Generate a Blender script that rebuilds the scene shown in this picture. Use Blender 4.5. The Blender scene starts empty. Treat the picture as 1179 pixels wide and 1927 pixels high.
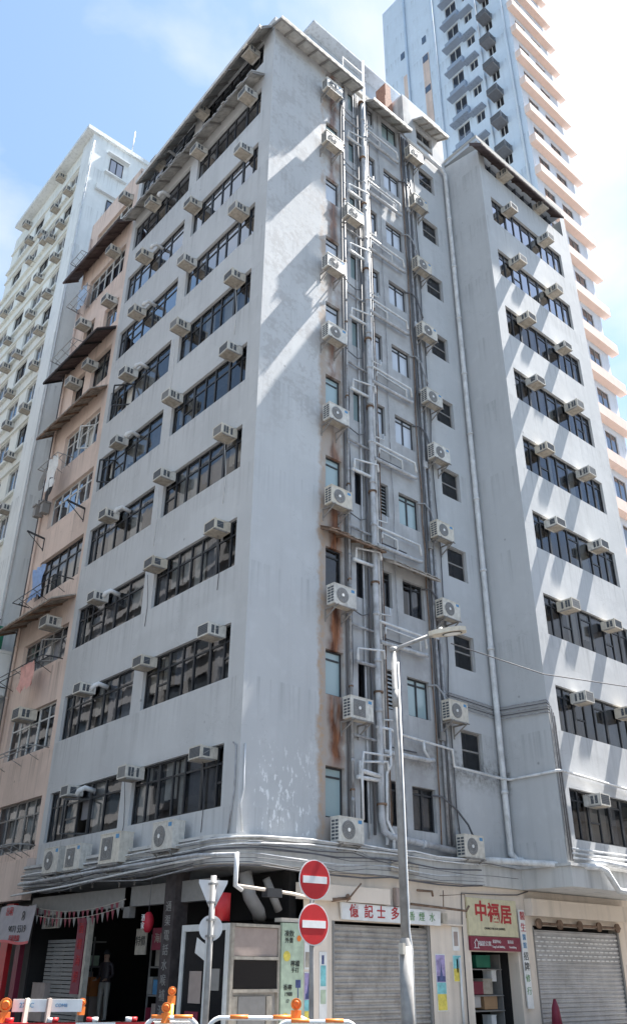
import bpy, math, random
from mathutils import Vector, Matrix
random.seed(7)
S = bpy.context.scene
COL = S.collection
PI = math.pi

# ------------------------------------------------------------------ camera
cam_d = bpy.data.cameras.new("camera"); cam_d.sensor_fit = 'HORIZONTAL'; cam_d.sensor_width = 36
cam_d.lens = 48.54; cam_d.clip_start = 0.1; cam_d.clip_end = 3000
cam = bpy.data.objects.new("camera", cam_d); COL.objects.link(cam)
_r = Vector((0.75265605, -0.65837124, 0.00749465)); _u = Vector((-0.31869838, -0.35433117, 0.87913637))
_f = Vector((0.57614252, 0.66407585, 0.47651135))
cam.matrix_world = Matrix(((_r.x, _u.x, -_f.x, -11.809), (_r.y, _u.y, -_f.y, -16.137), (_r.z, _u.z, -_f.z, 1.6), (0, 0, 0, 1)))
S.camera = cam

# ------------------------------------------------------------------ light
SUN = Vector((0.54, -0.10, 1.0)).normalized()          # towards the sun
w = bpy.data.worlds.new("World"); S.world = w; w.use_nodes = True
nt = w.node_tree; nt.nodes.clear()
def N(nt, typ, **kw):
    n = nt.nodes.new(typ)
    for k, v in kw.items():
        if k.startswith('i_'):
            n.inputs[k[2:].replace('_', ' ')].default_value = v
        else: setattr(n, k, v)
    return n
out = N(nt, 'ShaderNodeOutputWorld'); bg = N(nt, 'ShaderNodeBackground'); bg.inputs[1].default_value = 0.073
sky = N(nt, 'ShaderNodeTexSky', sky_type='NISHITA', sun_disc=False)
sky.sun_elevation = math.asin(SUN.z); sky.sun_rotation = math.atan2(SUN.x, SUN.y)
sky.air_density = 1.0; sky.dust_density = 0.7; sky.ozone_density = 1.4
tc = N(nt, 'ShaderNodeTexCoord'); mp = N(nt, 'ShaderNodeMapping'); mp.inputs['Scale'].default_value = (1.0, 1.0, 1.6)
mp.inputs['Location'].default_value = (4.4, 2.1, 0.6)
nz = N(nt, 'ShaderNodeTexNoise'); nz.inputs['Scale'].default_value = 3.1; nz.inputs['Detail'].default_value = 9; nz.inputs['Roughness'].default_value = 0.52
nz.inputs['Distortion'].default_value = 0.25
# more cloud towards the far end of the right-hand street
dot = N(nt, 'ShaderNodeVectorMath', operation='DOT_PRODUCT'); dot.inputs[1].default_value = Vector((0.93, 0.33, 0.12)).normalized()
mr = N(nt, 'ShaderNodeMapRange'); mr.inputs[1].default_value = 0.55; mr.inputs[2].default_value = 0.93; mr.inputs[3].default_value = -0.02; mr.inputs[4].default_value = 0.17
add = N(nt, 'ShaderNodeMath', operation='ADD')
ramp = N(nt, 'ShaderNodeValToRGB'); ramp.color_ramp.elements[0].position = 0.46; ramp.color_ramp.elements[1].position = 0.68
ramp.color_ramp.elements[0].color = (0, 0, 0, 1); ramp.color_ramp.elements[1].color = (1, 1, 1, 1)
mix = N(nt, 'ShaderNodeMix', data_type='RGBA')
L = nt.links.new
L(tc.outputs['Generated'], mp.inputs[0]); L(mp.outputs[0], nz.inputs[0]); L(tc.outputs['Generated'], dot.inputs[0])
L(dot.outputs['Value'], mr.inputs[0]); L(mr.outputs[0], add.inputs[0]); L(nz.outputs['Fac'], add.inputs[1]); L(add.outputs[0], ramp.inputs[0])
L(ramp.outputs[0], mix.inputs[0]); mix.inputs[7].default_value = (3.6, 3.75, 3.95, 1)
hz = N(nt, 'ShaderNodeMix', data_type='RGBA'); hz.inputs[0].default_value = 0.30; hz.inputs[7].default_value = (1.75, 2.75, 3.5, 1)
L(sky.outputs[0], hz.inputs[6])
L(hz.outputs[2], mix.inputs[6]); L(mix.outputs[2], bg.inputs[0]); L(bg.outputs[0], out.inputs[0])
sd = bpy.data.lights.new("sun", 'SUN'); sd.energy = 5.0; sd.angle = math.radians(0.5); sd.color = (1.0, 0.955, 0.89)
so = bpy.data.objects.new("sun", sd); COL.objects.link(so); so.rotation_euler = SUN.to_track_quat('Z', 'Y').to_euler()
so.location = (20, -10, 60)
S.view_settings.view_transform = 'Standard'; S.view_settings.look = 'None'; S.view_settings.exposure = 2.03
S.view_settings.gamma = 1; S.view_settings.use_curve_mapping = False
S.cycles.max_bounces = 6; S.cycles.transparent_max_bounces = 10; S.cycles.glossy_bounces = 3; S.cycles.diffuse_bounces = 3

# ------------------------------------------------------------------ materials
class NB:                                     # tiny node builder
    def __init__(s, name):
        s.m = bpy.data.materials.new(name); s.m.use_nodes = True; s.t = s.m.node_tree
        s.b = s.t.nodes['Principled BSDF']; s.pos = None
    def l(s, a, b): s.t.links.new(a, b)
    def P(s):
        if s.pos is None: s.pos = N(s.t, 'ShaderNodeNewGeometry').outputs['Position']
        return s.pos
    def xyz(s):
        n = N(s.t, 'ShaderNodeSeparateXYZ'); s.l(s.P(), n.inputs[0]); return n.outputs
    def noise(s, scale, detail=4, vec=None, stretch=None, rough=0.55):
        n = N(s.t, 'ShaderNodeTexNoise'); n.inputs['Scale'].default_value = scale; n.inputs['Detail'].default_value = detail
        n.inputs['Roughness'].default_value = rough
        v = vec or s.P()
        if stretch:
            m = N(s.t, 'ShaderNodeMapping'); m.inputs['Scale'].default_value = stretch; s.l(v, m.inputs[0]); v = m.outputs[0]
        s.l(v, n.inputs[0]); return n.outputs['Fac']
    def rng(s, v, a, b, c=0.0, d=1.0, smooth=False):
        n = N(s.t, 'ShaderNodeMapRange'); n.clamp = True
        if smooth: n.interpolation_type = 'SMOOTHSTEP'
        for i, q in enumerate((a, b, c, d)): n.inputs[i + 1].default_value = q
        s.l(v, n.inputs[0]); return n.outputs[0]
    def math(s, op, a, b=None):
        n = N(s.t, 'ShaderNodeMath', operation=op)
        for i, q in enumerate((a, b)):
            if q is None: continue
            if isinstance(q, (int, float)): n.inputs[i].default_value = q
            else: s.l(q, n.inputs[i])
        return n.outputs[0]
    def mixc(s, f, a, b, blend='MIX'):
        n = N(s.t, 'ShaderNodeMix', data_type='RGBA', blend_type=blend)
        for i, q in ((0, f), (6, a), (7, b)):
            if isinstance(q, (int, float)): n.inputs[i].default_value = q
            elif isinstance(q, tuple): n.inputs[i].default_value = q if len(q) == 4 else q + (1,)
            else: s.l(q, n.inputs[i])
        return n.outputs[2]
    def bump(s, h, st=0.3, dist=0.02):
        n = N(s.t, 'ShaderNodeBump'); n.inputs['Strength'].default_value = st; n.inputs['Distance'].default_value = dist
        s.l(h, n.inputs['Height']); s.l(n.outputs[0], s.b.inputs['Normal'])
    def col(s, c): s.l(c, s.b.inputs['Base Color'])

def mat(name, col, rough=0.7, metal=0.0, var=0.12, scale=6.0, spec=0.4, objvar=0.0, bump=0.0, grime=0.0, gcol=(0.10, 0.06, 0.04), yellow=0.0):
    n = NB(name); n.b.inputs['Roughness'].default_value = rough; n.b.inputs['Metallic'].default_value = metal
    n.b.inputs['Specular IOR Level'].default_value = spec
    f = n.noise(scale, 5)
    k = n.rng(f, 0.3, 0.7, 1 - var, 1 + var * 0.6)
    if objvar:
        oi = N(n.t, 'ShaderNodeObjectInfo'); r = n.rng(oi.outputs['Random'], 0, 1, 1 - objvar, 1.0); k = n.math('MULTIPLY', k, r)
    cx = N(n.t, 'ShaderNodeCombineXYZ')
    for i in range(3): n.l(k, cx.inputs[i])
    cc = n.mixc(1.0, tuple(col), cx.outputs[0], 'MULTIPLY')
    if yellow:
        oi2 = N(n.t, 'ShaderNodeObjectInfo'); ff = n.math('FRACT', n.math('MULTIPLY', oi2.outputs['Random'], 7.31)); cc = n.mixc(n.rng(ff, 0.35, 1.0, 0, yellow), cc, (0.50, 0.40, 0.25))
    if grime:
        g = n.noise(4.5, 6, stretch=(2.2, 2.2, 0.55), rough=0.7); cc = n.mixc(n.rng(g, 0.50, 0.68, 0, grime), cc, gcol)
    n.col(cc)
    if bump: n.bump(n.noise(scale * 4, 4), bump)
    return n.m

def wall_mat(name, col, streak=0.18, mott=0.10, spots=True, drip=(4.9, 3.072), dripf=0.55):
    n = NB(name); n.b.inputs['Roughness'].default_value = 0.85; n.b.inputs['Specular IOR Level'].default_value = 0.25
    big = n.noise(0.35, 5); med = n.noise(2.2, 6); st = n.noise(1.0, 5, stretch=(3.2, 3.2, 0.16)); fine = n.noise(24, 3)
    c = n.mixc(n.rng(big, 0.35, 0.7), tuple(col), tuple(x * (1 - mott) for x in col))
    c = n.mixc(n.rng(med, 0.52, 0.78, 0, 0.5), c, tuple(min(1, x * 1.12) for x in col))
    c = n.mixc(n.rng(st, 0.52, 0.76, 0, streak * 2.4), c, tuple(x * 0.62 for x in col))
    # drip stains running down from every sill line, repair patches, hairline cracks
    zz = n.xyz()[2]; fr = n.math('FRACT', n.math('DIVIDE', n.math('SUBTRACT', zz, drip[0]), drip[1]))
    dr = n.math('MULTIPLY', n.rng(fr, 0.55, 0.97), n.rng(fr, 0.985, 0.995, 1, 0)); nd_ = n.noise(1.0, 5, stretch=(7.0, 7.0, 0.22), rough=0.6)
    c = n.mixc(n.math('MULTIPLY', dr, n.rng(nd_, 0.50, 0.66, 0, dripf)), c, tuple(x * 0.50 for x in col))
    vp = N(n.t, 'ShaderNodeTexVoronoi', distance='CHEBYCHEV'); vp.inputs['Scale'].default_value = 0.33; vp.inputs['Randomness'].default_value = 0.9; n.l(n.P(), vp.inputs['Vector'])
    sp = N(n.t, 'ShaderNodeSeparateColor'); n.l(vp.outputs['Color'], sp.inputs[0])
    c = n.mixc(n.math('MULTIPLY', n.rng(sp.outputs[0], 0.80, 0.81), n.rng(n.math('ADD', vp.outputs['Distance'], n.math('MULTIPLY', fine, 0.1)), 0.40, 0.46, 0.28, 0)), c, tuple(min(1, x * 1.16) for x in col))
    cr = n.noise(0.9, 7, rough=0.6); ck = n.math('MULTIPLY', n.rng(n.math('ABSOLUTE', n.math('SUBTRACT', cr, 0.5)), 0.0, 0.004, 1, 0), n.rng(n.noise(0.5, 2), 0.52, 0.6))
    c = n.mixc(n.math('MULTIPLY', ck, 0.45), c, tuple(x * 0.45 for x in col))
    if spots:
        v = N(n.t, 'ShaderNodeTexVoronoi'); v.inputs['Scale'].default_value = 0.9; n.l(n.P(), v.inputs['Vector'])
        c = n.mixc(n.rng(v.outputs['Distance'], 0.02, 0.05, 0.6, 0), c, tuple(x * 0.35 for x in col))
    n.col(c); n.bump(n.math('ADD', med, n.math('MULTIPLY', fine, 0.25)), 0.25, 0.03)
    return n, c

GREY = (0.515, 0.525, 0.535)
n, c = wall_mat('grey_render', GREY, 0.09, 0.10, True, (4.9, 3.072), 0.42)
x, y, z = n.xyz()
# R wall (y ~ 0): flaking paint, rust runs, dark stain column -- all marks with a shape of their own
onR = n.math('MULTIPLY', n.rng(y, -0.3, -0.2), n.rng(y, 0.25, 0.35, 1, 0))
onR = n.math('MULTIPLY', onR, n.rng(x, 0.02, 0.04))
fl = n.noise(5.5, 7, rough=0.65); fl2 = n.noise(1.1, 4)
m_low = n.math('MULTIPLY', n.rng(z, 5.6, 6.9, 1, 0), n.rng(x, 0.2, 0.6))
m_low = n.math('MULTIPLY', m_low, n.rng(x, 2.0, 2.5, 1, 0))
fv = n.noise(6.0, 6, stretch=(1.3, 1.3, 0.55), rough=0.62)
m_low = n.math('MULTIPLY', m_low, n.rng(n.math('ADD', fv, n.math('MULTIPLY', fl2, 0.45)), 0.80, 0.83))
c = n.mixc(n.math('MULTIPLY', m_low, n.math('MULTIPLY', onR, 0.9)), c, (0.76, 0.77, 0.78))
m_up = n.math('MULTIPLY', n.rng(z, 14.0, 17.0), n.rng(x, 2.6, 2.9, 1, 0))
m_up = n.math('MULTIPLY', n.math('MULTIPLY', m_up, onR), n.rng(n.math('ADD', fl, fl2), 0.99, 1.12))
c = n.mixc(n.math('MULTIPLY', m_up, 0.5), c, (0.36, 0.35, 0.35))
# bare render round the first windows, with rust beneath the condensers
xw = n.math('ADD', x, n.math('MULTIPLY', n.math('SUBTRACT', n.noise(2.0, 4), 0.5), 0.5))
bare = n.math('MULTIPLY', n.rng(xw, 2.35, 2.48), n.rng(xw, 3.3, 3.45, 1, 0))
bare = n.math('MULTIPLY', bare, n.math('MULTIPLY', onR, n.rng(n.math('ADD', n.rng(z, 9.5, 23.0, 0.5, 0.0), n.noise(0.9, 5)), 0.50, 0.62)))
c = n.mixc(n.math('MULTIPLY', bare, 0.85), c, (0.37, 0.315, 0.275))
run = n.math('MULTIPLY', n.rng(n.math('ABSOLUTE', n.math('SUBTRACT', xw, 3.02)), 0.08, 0.32, 1, 0), n.rng(n.noise(1.0, 4, stretch=(1.4, 1, 0.4)), 0.36, 0.50))
run = n.math('MULTIPLY', n.math('MULTIPLY', run, onR), n.rng(z, 12.0, 16.0, 1.0, 0.75))
run = n.math('MULTIPLY', run, n.rng(z, 5.9, 6.4))
rs = n.noise(2.0, 6, stretch=(3.5, 3.5, 0.5))
c = n.mixc(run, c, n.mixc(n.rng(rs, 0.4, 0.62), (0.075, 0.032, 0.022), (0.27, 0.115, 0.06)))
ed = n.math('MULTIPLY', n.rng(n.math('ABSOLUTE', n.math('SUBTRACT', xw, 2.5)), 0.03, 0.16, 1, 0), n.math('MULTIPLY', onR, n.rng(z, 10, 16, 0.7, 0.25)))
c = n.mixc(n.math('MULTIPLY', ed, n.rng(fl, 0.42, 0.58)), c, (0.46, 0.30, 0.18))
# dark algae stain behind the conduits and above the yard
dk = n.math('MULTIPLY', n.rng(n.math('ABSOLUTE', n.math('SUBTRACT', xw, 7.25)), 0.1, 0.7, 1, 0), n.math('MULTIPLY', onR, n.rng(n.noise(0.8, 6, stretch=(1.5, 1, 0.35)), 0.40, 0.62, 0, 0.75)))
c = n.mixc(dk, c, (0.20, 0.20, 0.20))
dz_ = n.math('MULTIPLY', n.rng(n.math('ABSOLUTE', n.math('SUBTRACT', z, 6.75)), 0.1, 0.65, 1, 0), n.math('MULTIPLY', n.rng(x, 4.8, 6.4), onR))
c = n.mixc(n.math('MULTIPLY', dz_, n.rng(fl, 0.40, 0.62, 0, 0.85)), c, (0.17, 0.165, 0.155))
bay = n.math('MULTIPLY', n.math('MULTIPLY', n.rng(x, 3.3, 3.5), n.rng(x, 7.4, 7.7, 1, 0)), n.math('MULTIPLY', onR, n.rng(n.noise(0.9, 7, rough=0.65), 0.38, 0.66, 0.15, 0.70)))  # grime over the service bay, deepened in place of recess shading
c = n.mixc(bay, c, (0.27, 0.265, 0.27))
n.col(c); M_GREY = n.m

M_PEACH, = (wall_mat('peach_render', (0.70, 0.56, 0.485), 0.3, 0.18, True, (4.8, 3.05), 0.8)[0].m,)
M_WHITEB = wall_mat('white_render', (0.74, 0.77, 0.77), 0.12, 0.06, False)[0].m
M_CREAMB = wall_mat('pale_field', (0.77, 0.79, 0.75), 0.12, 0.06, False, (16.0, 2.535), 0.6)[0].m
M_BLUEB = wall_mat('pale_blue_render', (0.62, 0.71, 0.80), 0.10, 0.06, False)[0].m
M_ROOFH = wall_mat('roof_house_render', (0.50, 0.56, 0.63), 0.12, 0.06, False)[0].m
M_BLUED = wall_mat('shade_painted_blue_concrete', (0.30, 0.36, 0.45), 0.10, 0.05, False)[0].m  # shade below the tower canopies is put into this darker blue
M_TWHITE = wall_mat('tower_white', (0.70, 0.73, 0.78), 0.10, 0.05, False)[0].m
M_LEDGE = wall_mat('salmon_ledge', (0.80, 0.635, 0.555), 0.10, 0.05, False)[0].m
M_CREAM = wall_mat('cream_shopfront', (0.76, 0.665, 0.57), 0.25, 0.12, False)[0].m
M_SLAB = wall_mat('canopy_concrete', (0.57, 0.57, 0.56), 0.45, 0.2, False)[0].m
M_OPP = wall_mat('opposite_render', (0.30, 0.29, 0.28), 0.2, 0.1, False)[0].m
M_FRAME = mat('black_aluminium', (0.035, 0.037, 0.042), 0.45)
M_FRAMEW = mat('white_frame', (0.62, 0.63, 0.62), 0.5)
M_FRAMEG = mat('weathered_grey_frame', (0.25, 0.24, 0.23), 0.6)
M_ACW = mat('aged_white_metal', (0.68, 0.66, 0.61), 0.5, var=0.18, scale=9, objvar=0.20, grime=0.28, yellow=0.45)
M_ACP = mat('cream_underside', (0.50, 0.45, 0.38), 0.6, var=0.25, scale=7, objvar=0.25, grime=0.35)
M_ACG = mat('dark_grille', (0.075, 0.085, 0.10), 0.6)
M_ACFAN = mat('fan_grille', (0.20, 0.20, 0.20), 0.6)
M_PVC = mat('white_pvc', (0.66, 0.67, 0.68), 0.5, var=0.2, scale=3, grime=0.35, gcol=(0.22, 0.20, 0.17))
M_PIPE = mat('grey_painted_pipe', (0.34, 0.35, 0.37), 0.6, var=0.3, grime=0.6)
M_PIPEL = mat('pale_grey_pipe', (0.47, 0.48, 0.50), 0.6, var=0.3, scale=3, grime=0.5, gcol=(0.14, 0.12, 0.10))
M_DPIPE = mat('dark_conduit', (0.11, 0.11, 0.12), 0.6)
M_STEEL = mat('galvanised_steel', (0.29, 0.285, 0.28), 0.6, 0.0, var=0.25, grime=0.2)
M_RUST = mat('rusted_sheet', (0.20, 0.13, 0.09), 0.8, var=0.5, scale=5)
M_RUSTY = mat('weathered_canopy', (0.36, 0.32, 0.28), 0.8, var=0.4, scale=5)
M_SHEET = mat('pale_roof_sheet', (0.58, 0.57, 0.55), 0.6, var=0.25, scale=4)
M_SHEETD = mat('dull_canopy_underside', (0.30, 0.28, 0.255), 0.7, var=0.3, scale=4)
M_SHEETL = mat('translucence_painted_sheet', (0.48, 0.465, 0.44), 0.6, var=0.3, scale=4)  # opaque; daylight through the sheet is put into the pale colour
M_BROWN = mat('brown_canopy', (0.10, 0.075, 0.075), 0.7, var=0.3)
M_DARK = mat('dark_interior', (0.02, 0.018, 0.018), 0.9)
M_DARKP = mat('grimy_dark_plaster', (0.06, 0.05, 0.05), 0.9, var=0.4)
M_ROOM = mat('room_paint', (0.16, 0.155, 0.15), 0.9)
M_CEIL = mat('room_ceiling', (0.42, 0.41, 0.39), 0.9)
M_CURT = [mat('curtain_' + k, cc, 0.9, var=0.1) for k, cc in (('white', (0.62, 0.60, 0.56)), ('cream', (0.52, 0.47, 0.40)), ('grey', (0.25, 0.25, 0.27)), ('blue_grey', (0.16, 0.18, 0.23)), ('dark', (0.07, 0.07, 0.075)))]
M_RED = mat('red_paint', (0.50, 0.025, 0.03), 0.45)
M_WHITE = mat('white_paint', (0.75, 0.75, 0.74), 0.5)
M_ORANGE = mat('orange_plastic', (0.82, 0.22, 0.04), 0.5, grime=0.15)
M_YEL = mat('pale_yellow_board', (0.60, 0.55, 0.37), 0.6, grime=0.15)
M_MAR = mat('maroon_board', (0.20, 0.02, 0.045), 0.5)
M_LETR = mat('red_lettering', (0.42, 0.03, 0.035), 0.6)
M_LETK = mat('black_lettering', (0.03, 0.03, 0.03), 0.6)
M_LETB = mat('blue_lettering', (0.10, 0.28, 0.50), 0.6)
M_LETG = mat('green_lettering', (0.16, 0.30, 0.14), 0.6)
M_GREENP = mat('pale_green_panel', (0.46, 0.55, 0.42), 0.6, var=0.2)
M_BEIGE = mat('beige_panel', (0.36, 0.29, 0.26), 0.6)
M_BLACK = mat('black_gloss', (0.01, 0.01, 0.012), 0.15)
M_ASPH = mat('asphalt', (0.05, 0.05, 0.052), 0.9, var=0.3, scale=30, bump=0.3)
M_PAVE = mat('paving', (0.26, 0.25, 0.24), 0.9, var=0.3, scale=6)
M_BRICK = mat('red_brick', (0.38, 0.20, 0.14), 0.85, var=0.35, scale=10)
M_SKIN = mat('skin', (0.45, 0.28, 0.20), 0.6)
M_GREENT = mat('green_tarp', (0.03, 0.20, 0.13), 0.6)

def glass(name, tint, base, ior, rough=0.02):
    m = bpy.data.materials.new(name); m.use_nodes = True; t = m.node_tree; t.nodes.clear()
    o = N(t, 'ShaderNodeOutputMaterial'); mx = N(t, 'ShaderNodeMixShader'); tr = N(t, 'ShaderNodeBsdfTransparent'); gl = N(t, 'ShaderNodeBsdfGlossy')
    tr.inputs[0].default_value = tint + (1,); gl.inputs['Roughness'].default_value = rough; gl.inputs['Color'].default_value = (0.9, 0.93, 1, 1)
    fr = N(t, 'ShaderNodeFresnel'); fr.inputs[0].default_value = ior
    mr = N(t, 'ShaderNodeMapRange'); mr.inputs[3].default_value = base; mr.inputs[4].default_value = 1.0
    # slight waviness of old panes
    tx = N(t, 'ShaderNodeTexNoise'); tx.inputs['Scale'].default_value = 1.3; ge = N(t, 'ShaderNodeNewGeometry'); bm = N(t, 'ShaderNodeBump')
    bm.inputs['Strength'].default_value = 0.12; bm.inputs['Distance'].default_value = 0.02
    k = t.links.new
    k(ge.outputs['Position'], tx.inputs[0]); k(tx.outputs['Fac'], bm.inputs['Height']); k(bm.outputs[0], gl.inputs['Normal'])
    k(fr.outputs[0], mr.inputs[0]); k(mr.outputs[0], mx.inputs[0]); k(tr.outputs[0], mx.inputs[1]); k(gl.outputs[0], mx.inputs[2]); k(mx.outputs[0], o.inputs[0])
    return m
M_GLASS = glass('window_glass', (0.62, 0.65, 0.68), 0.03, 1.45)
M_GLASST = glass('blue_tinted_glass', (0.10, 0.14, 0.22), 0.28, 1.9)
M_GLASSD = glass('far_glass', (0.2, 0.22, 0.25), 0.14, 1.6, 0.05)
nn = NB('frosted_glass_sky_painted'); nn.b.inputs['Base Color'].default_value = (0.30, 0.40, 0.42, 1); nn.b.inputs['Roughness'].default_value = 0.18  # frosted panes whose pale colour also holds the bright sky reflection
nn.b.inputs['Specular IOR Level'].default_value = 0.9; M_FROST = nn.m
nn = NB('white_frosted_glass_sky_painted'); nn.b.inputs['Base Color'].default_value = (0.50, 0.54, 0.60, 1); nn.b.inputs['Roughness'].default_value = 0.2  # whiter frosted copy, sky reflection put into its colour too
nn.b.inputs['Specular IOR Level'].default_value = 0.9; M_FROSTW = nn.m
nn = NB('lamp_lens'); nn.b.inputs['Base Color'].default_value = (0.8, 0.8, 0.78, 1); nn.b.inputs['Roughness'].default_value = 0.15; M_LENS = nn.m

# corrugated shutter: ribs are geometry; material dull steel
M_SHUT = mat('shutter_steel', (0.40, 0.38, 0.36), 0.5, 0.25, var=0.25, scale=3, grime=0.4, gcol=(0.15, 0.12, 0.10))
M_SHUTL = mat('pale_shutter_steel', (0.50, 0.49, 0.49), 0.45, 0.25, var=0.2, scale=2, grime=0.25, gcol=(0.2, 0.17, 0.15))

# ------------------------------------------------------------------ mesh helpers
class MB:
    def __init__(s): s.v = []; s.f = []; s.mi = []; s.sm = []
    def face(s, pts, mi=0, sm=False):
        k = len(s.v); s.v += [tuple(p) for p in pts]; s.f.append(tuple(range(k, k + len(pts)))); s.mi.append(mi); s.sm.append(sm)
    def box(s, x0, y0, z0, x1, y1, z1, mi=0):
        if x0 > x1: x0, x1 = x1, x0
        if y0 > y1: y0, y1 = y1, y0
        if z0 > z1: z0, z1 = z1, z0
        k = len(s.v)
        s.v += [(x0, y0, z0), (x1, y0, z0), (x1, y1, z0), (x0, y1, z0), (x0, y0, z1), (x1, y0, z1), (x1, y1, z1), (x0, y1, z1)]
        for f in ((0, 3, 2, 1), (4, 5, 6, 7), (0, 1, 5, 4), (1, 2, 6, 5), (2, 3, 7, 6), (3, 0, 4, 7)):
            s.f.append(tuple(k + i for i in f)); s.mi.append(mi); s.sm.append(False)
        return s
    def hexa(s, p, mi=0):                     # 8 points, bottom ring then top ring
        k = len(s.v); s.v += [tuple(q) for q in p]
        for f in ((0, 3, 2, 1), (4, 5, 6, 7), (0, 1, 5, 4), (1, 2, 6, 5), (2, 3, 7, 6), (3, 0, 4, 7)):
            s.f.append(tuple(k + i for i in f)); s.mi.append(mi); s.sm.append(False)
        return s
    def bar(s, a, b, wdt, hgt=None, mi=0):
        a = Vector(a); b = Vector(b); d = (b - a).normalized(); h = hgt or wdt
        up = Vector((0, 0, 1)) if abs(d.z) < 0.95 else Vector((0, 1, 0))
        sd_ = d.cross(up).normalized(); up = sd_.cross(d)
        p = []
        for e in (a, b):
            p += [e - sd_ * wdt / 2 - up * h / 2, e + sd_ * wdt / 2 - up * h / 2, e + sd_ * wdt / 2 + up * h / 2, e - sd_ * wdt / 2 + up * h / 2]
        return s.hexa(p, mi)
    def tube(s, pts, r, n=8, mi=0, r2=None, cap=True):
        pts = [Vector(p) for p in pts]; m = len(pts); rings = []
        t0 = (pts[1] - pts[0]).normalized(); ref = Vector((0, 0, 1)) if abs(t0.z) < 0.9 else Vector((1, 0, 0))
        u = t0.cross(ref).normalized()
        for i, p in enumerate(pts):
            if i == 0: t = t0
            elif i == m - 1: t = (pts[i] - pts[i - 1]).normalized()
            else: t = ((pts[i + 1] - pts[i]).normalized() + (pts[i] - pts[i - 1]).normalized()).normalized()
            u = (u - t * u.dot(t)).normalized(); v = t.cross(u)
            rr = r if r2 is None else r + (r2 - r) * i / (m - 1)
            k = len(s.v); rings.append(k)
            s.v += [tuple(p + (u * math.cos(a) + v * math.sin(a)) * rr) for a in [2 * PI * j / n for j in range(n)]]
        for a, b in zip(rings, rings[1:]):
            for j in range(n):
                s.f.append((a + j, a + (j + 1) % n, b + (j + 1) % n, b + j)); s.mi.append(mi); s.sm.append(True)
        if cap:
            s.f.append(tuple(rings[0] + j for j in reversed(range(n)))); s.mi.append(mi); s.sm.append(False)
            s.f.append(tuple(rings[-1] + j for j in range(n))); s.mi.append(mi); s.sm.append(False)
        return s
    def prism(s, poly, z0, z1, mi=0):         # poly counter-clockwise in xy
        n = len(poly)
        s.face([(x, y, z1) for x, y in poly], mi); s.face([(x, y, z0) for x, y in reversed(poly)], mi)
        for i in range(n):
            a, b = poly[i], poly[(i + 1) % n]
            s.face([(a[0], a[1], z0), (b[0], b[1], z0), (b[0], b[1], z1), (a[0], a[1], z1)], mi)
        return s
    def build(s, name, mats, parent=None, label=None, **props):
        me = bpy.data.meshes.new(name); off = Vector((0, 0, 0)); p = parent
        while p is not None: off += p.location; p = p.parent
        me.from_pydata([tuple(Vector(v) - off) for v in s.v], [], s.f)
        if not isinstance(mats, (list, tuple)): mats = [mats]
        for m in mats: me.materials.append(m)
        me.polygons.foreach_set('material_index', s.mi); me.polygons.foreach_set('use_smooth', s.sm); me.update()
        o = bpy.data.objects.new(name, me); COL.objects.link(o)
        if parent is not None: o.parent = parent
        if label: o['label'] = label
        for k, v in props.items(): o[k] = v
        return o
def thing(name, label, cat, loc=(0, 0, 0), group=None, rz=0.0):
    o = bpy.data.objects.new(name, None); COL.objects.link(o); o.location = loc; o.rotation_euler = (0, 0, rz)
    o.empty_display_size = 0.2
    o['label'] = label; o['category'] = cat
    if group: o['group'] = group
    return o
def tag(o, label, cat, group=None):
    o['label'] = label; o['category'] = cat
    if group: o['group'] = group
    return o
def rebase(o, base):
    """move a single-mesh thing's origin to its base"""
    b = Vector(base); o.data.transform(Matrix.Translation(-b)); o.location = b; return o
def copy_tree(o, parent=None):
    c = o.copy(); COL.objects.link(c); c.parent = parent
    for ch in list(o.children): copy_tree(ch, c)
    return c
def text(body, size, loc, mat_, parent, name='lettering', rz=0.0, extr=0.004, squeeze=1.0, bold=0.0):
    cu = bpy.data.curves.new('t', 'FONT'); cu.body = body; cu.size = size; cu.extrude = extr; cu.align_x = 'CENTER'; cu.align_y = 'CENTER'
    cu.offset = bold; cu.resolution_u = 3
    o = bpy.data.objects.new('t', cu); COL.objects.link(o)
    dg = bpy.context.evaluated_depsgraph_get(); dg.update()
    me = bpy.data.meshes.new_from_object(o.evaluated_get(dg)); bpy.data.objects.remove(o)
    me.transform(Matrix.Rotation(rz, 4, 'Z') @ Matrix.Rotation(PI / 2, 4, 'X') @ Matrix.Diagonal((squeeze, 1, 1, 1)))
    off = Vector((0, 0, 0)); p = parent
    while p is not None: off += p.location; p = p.parent
    me.transform(Matrix.Translation(Vector(loc) - off)); me.materials.clear(); me.materials.append(mat_)
    q = bpy.data.objects.new(name, me); COL.objects.link(q); q.parent = parent
    return q

SMX = 1
ORD = ['zeroth', 'first', 'second', 'third', 'fourth', 'fifth', 'sixth', 'seventh', 'eighth', 'ninth', 'tenth', 'eleventh', 'twelfth', 'thirteenth', 'fourteenth', 'fifteenth', 'sixteenth', 'seventeenth', 'eighteenth', 'nineteenth', 'twentieth', 'twenty-first', 'twenty-second', 'twenty-third']

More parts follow.
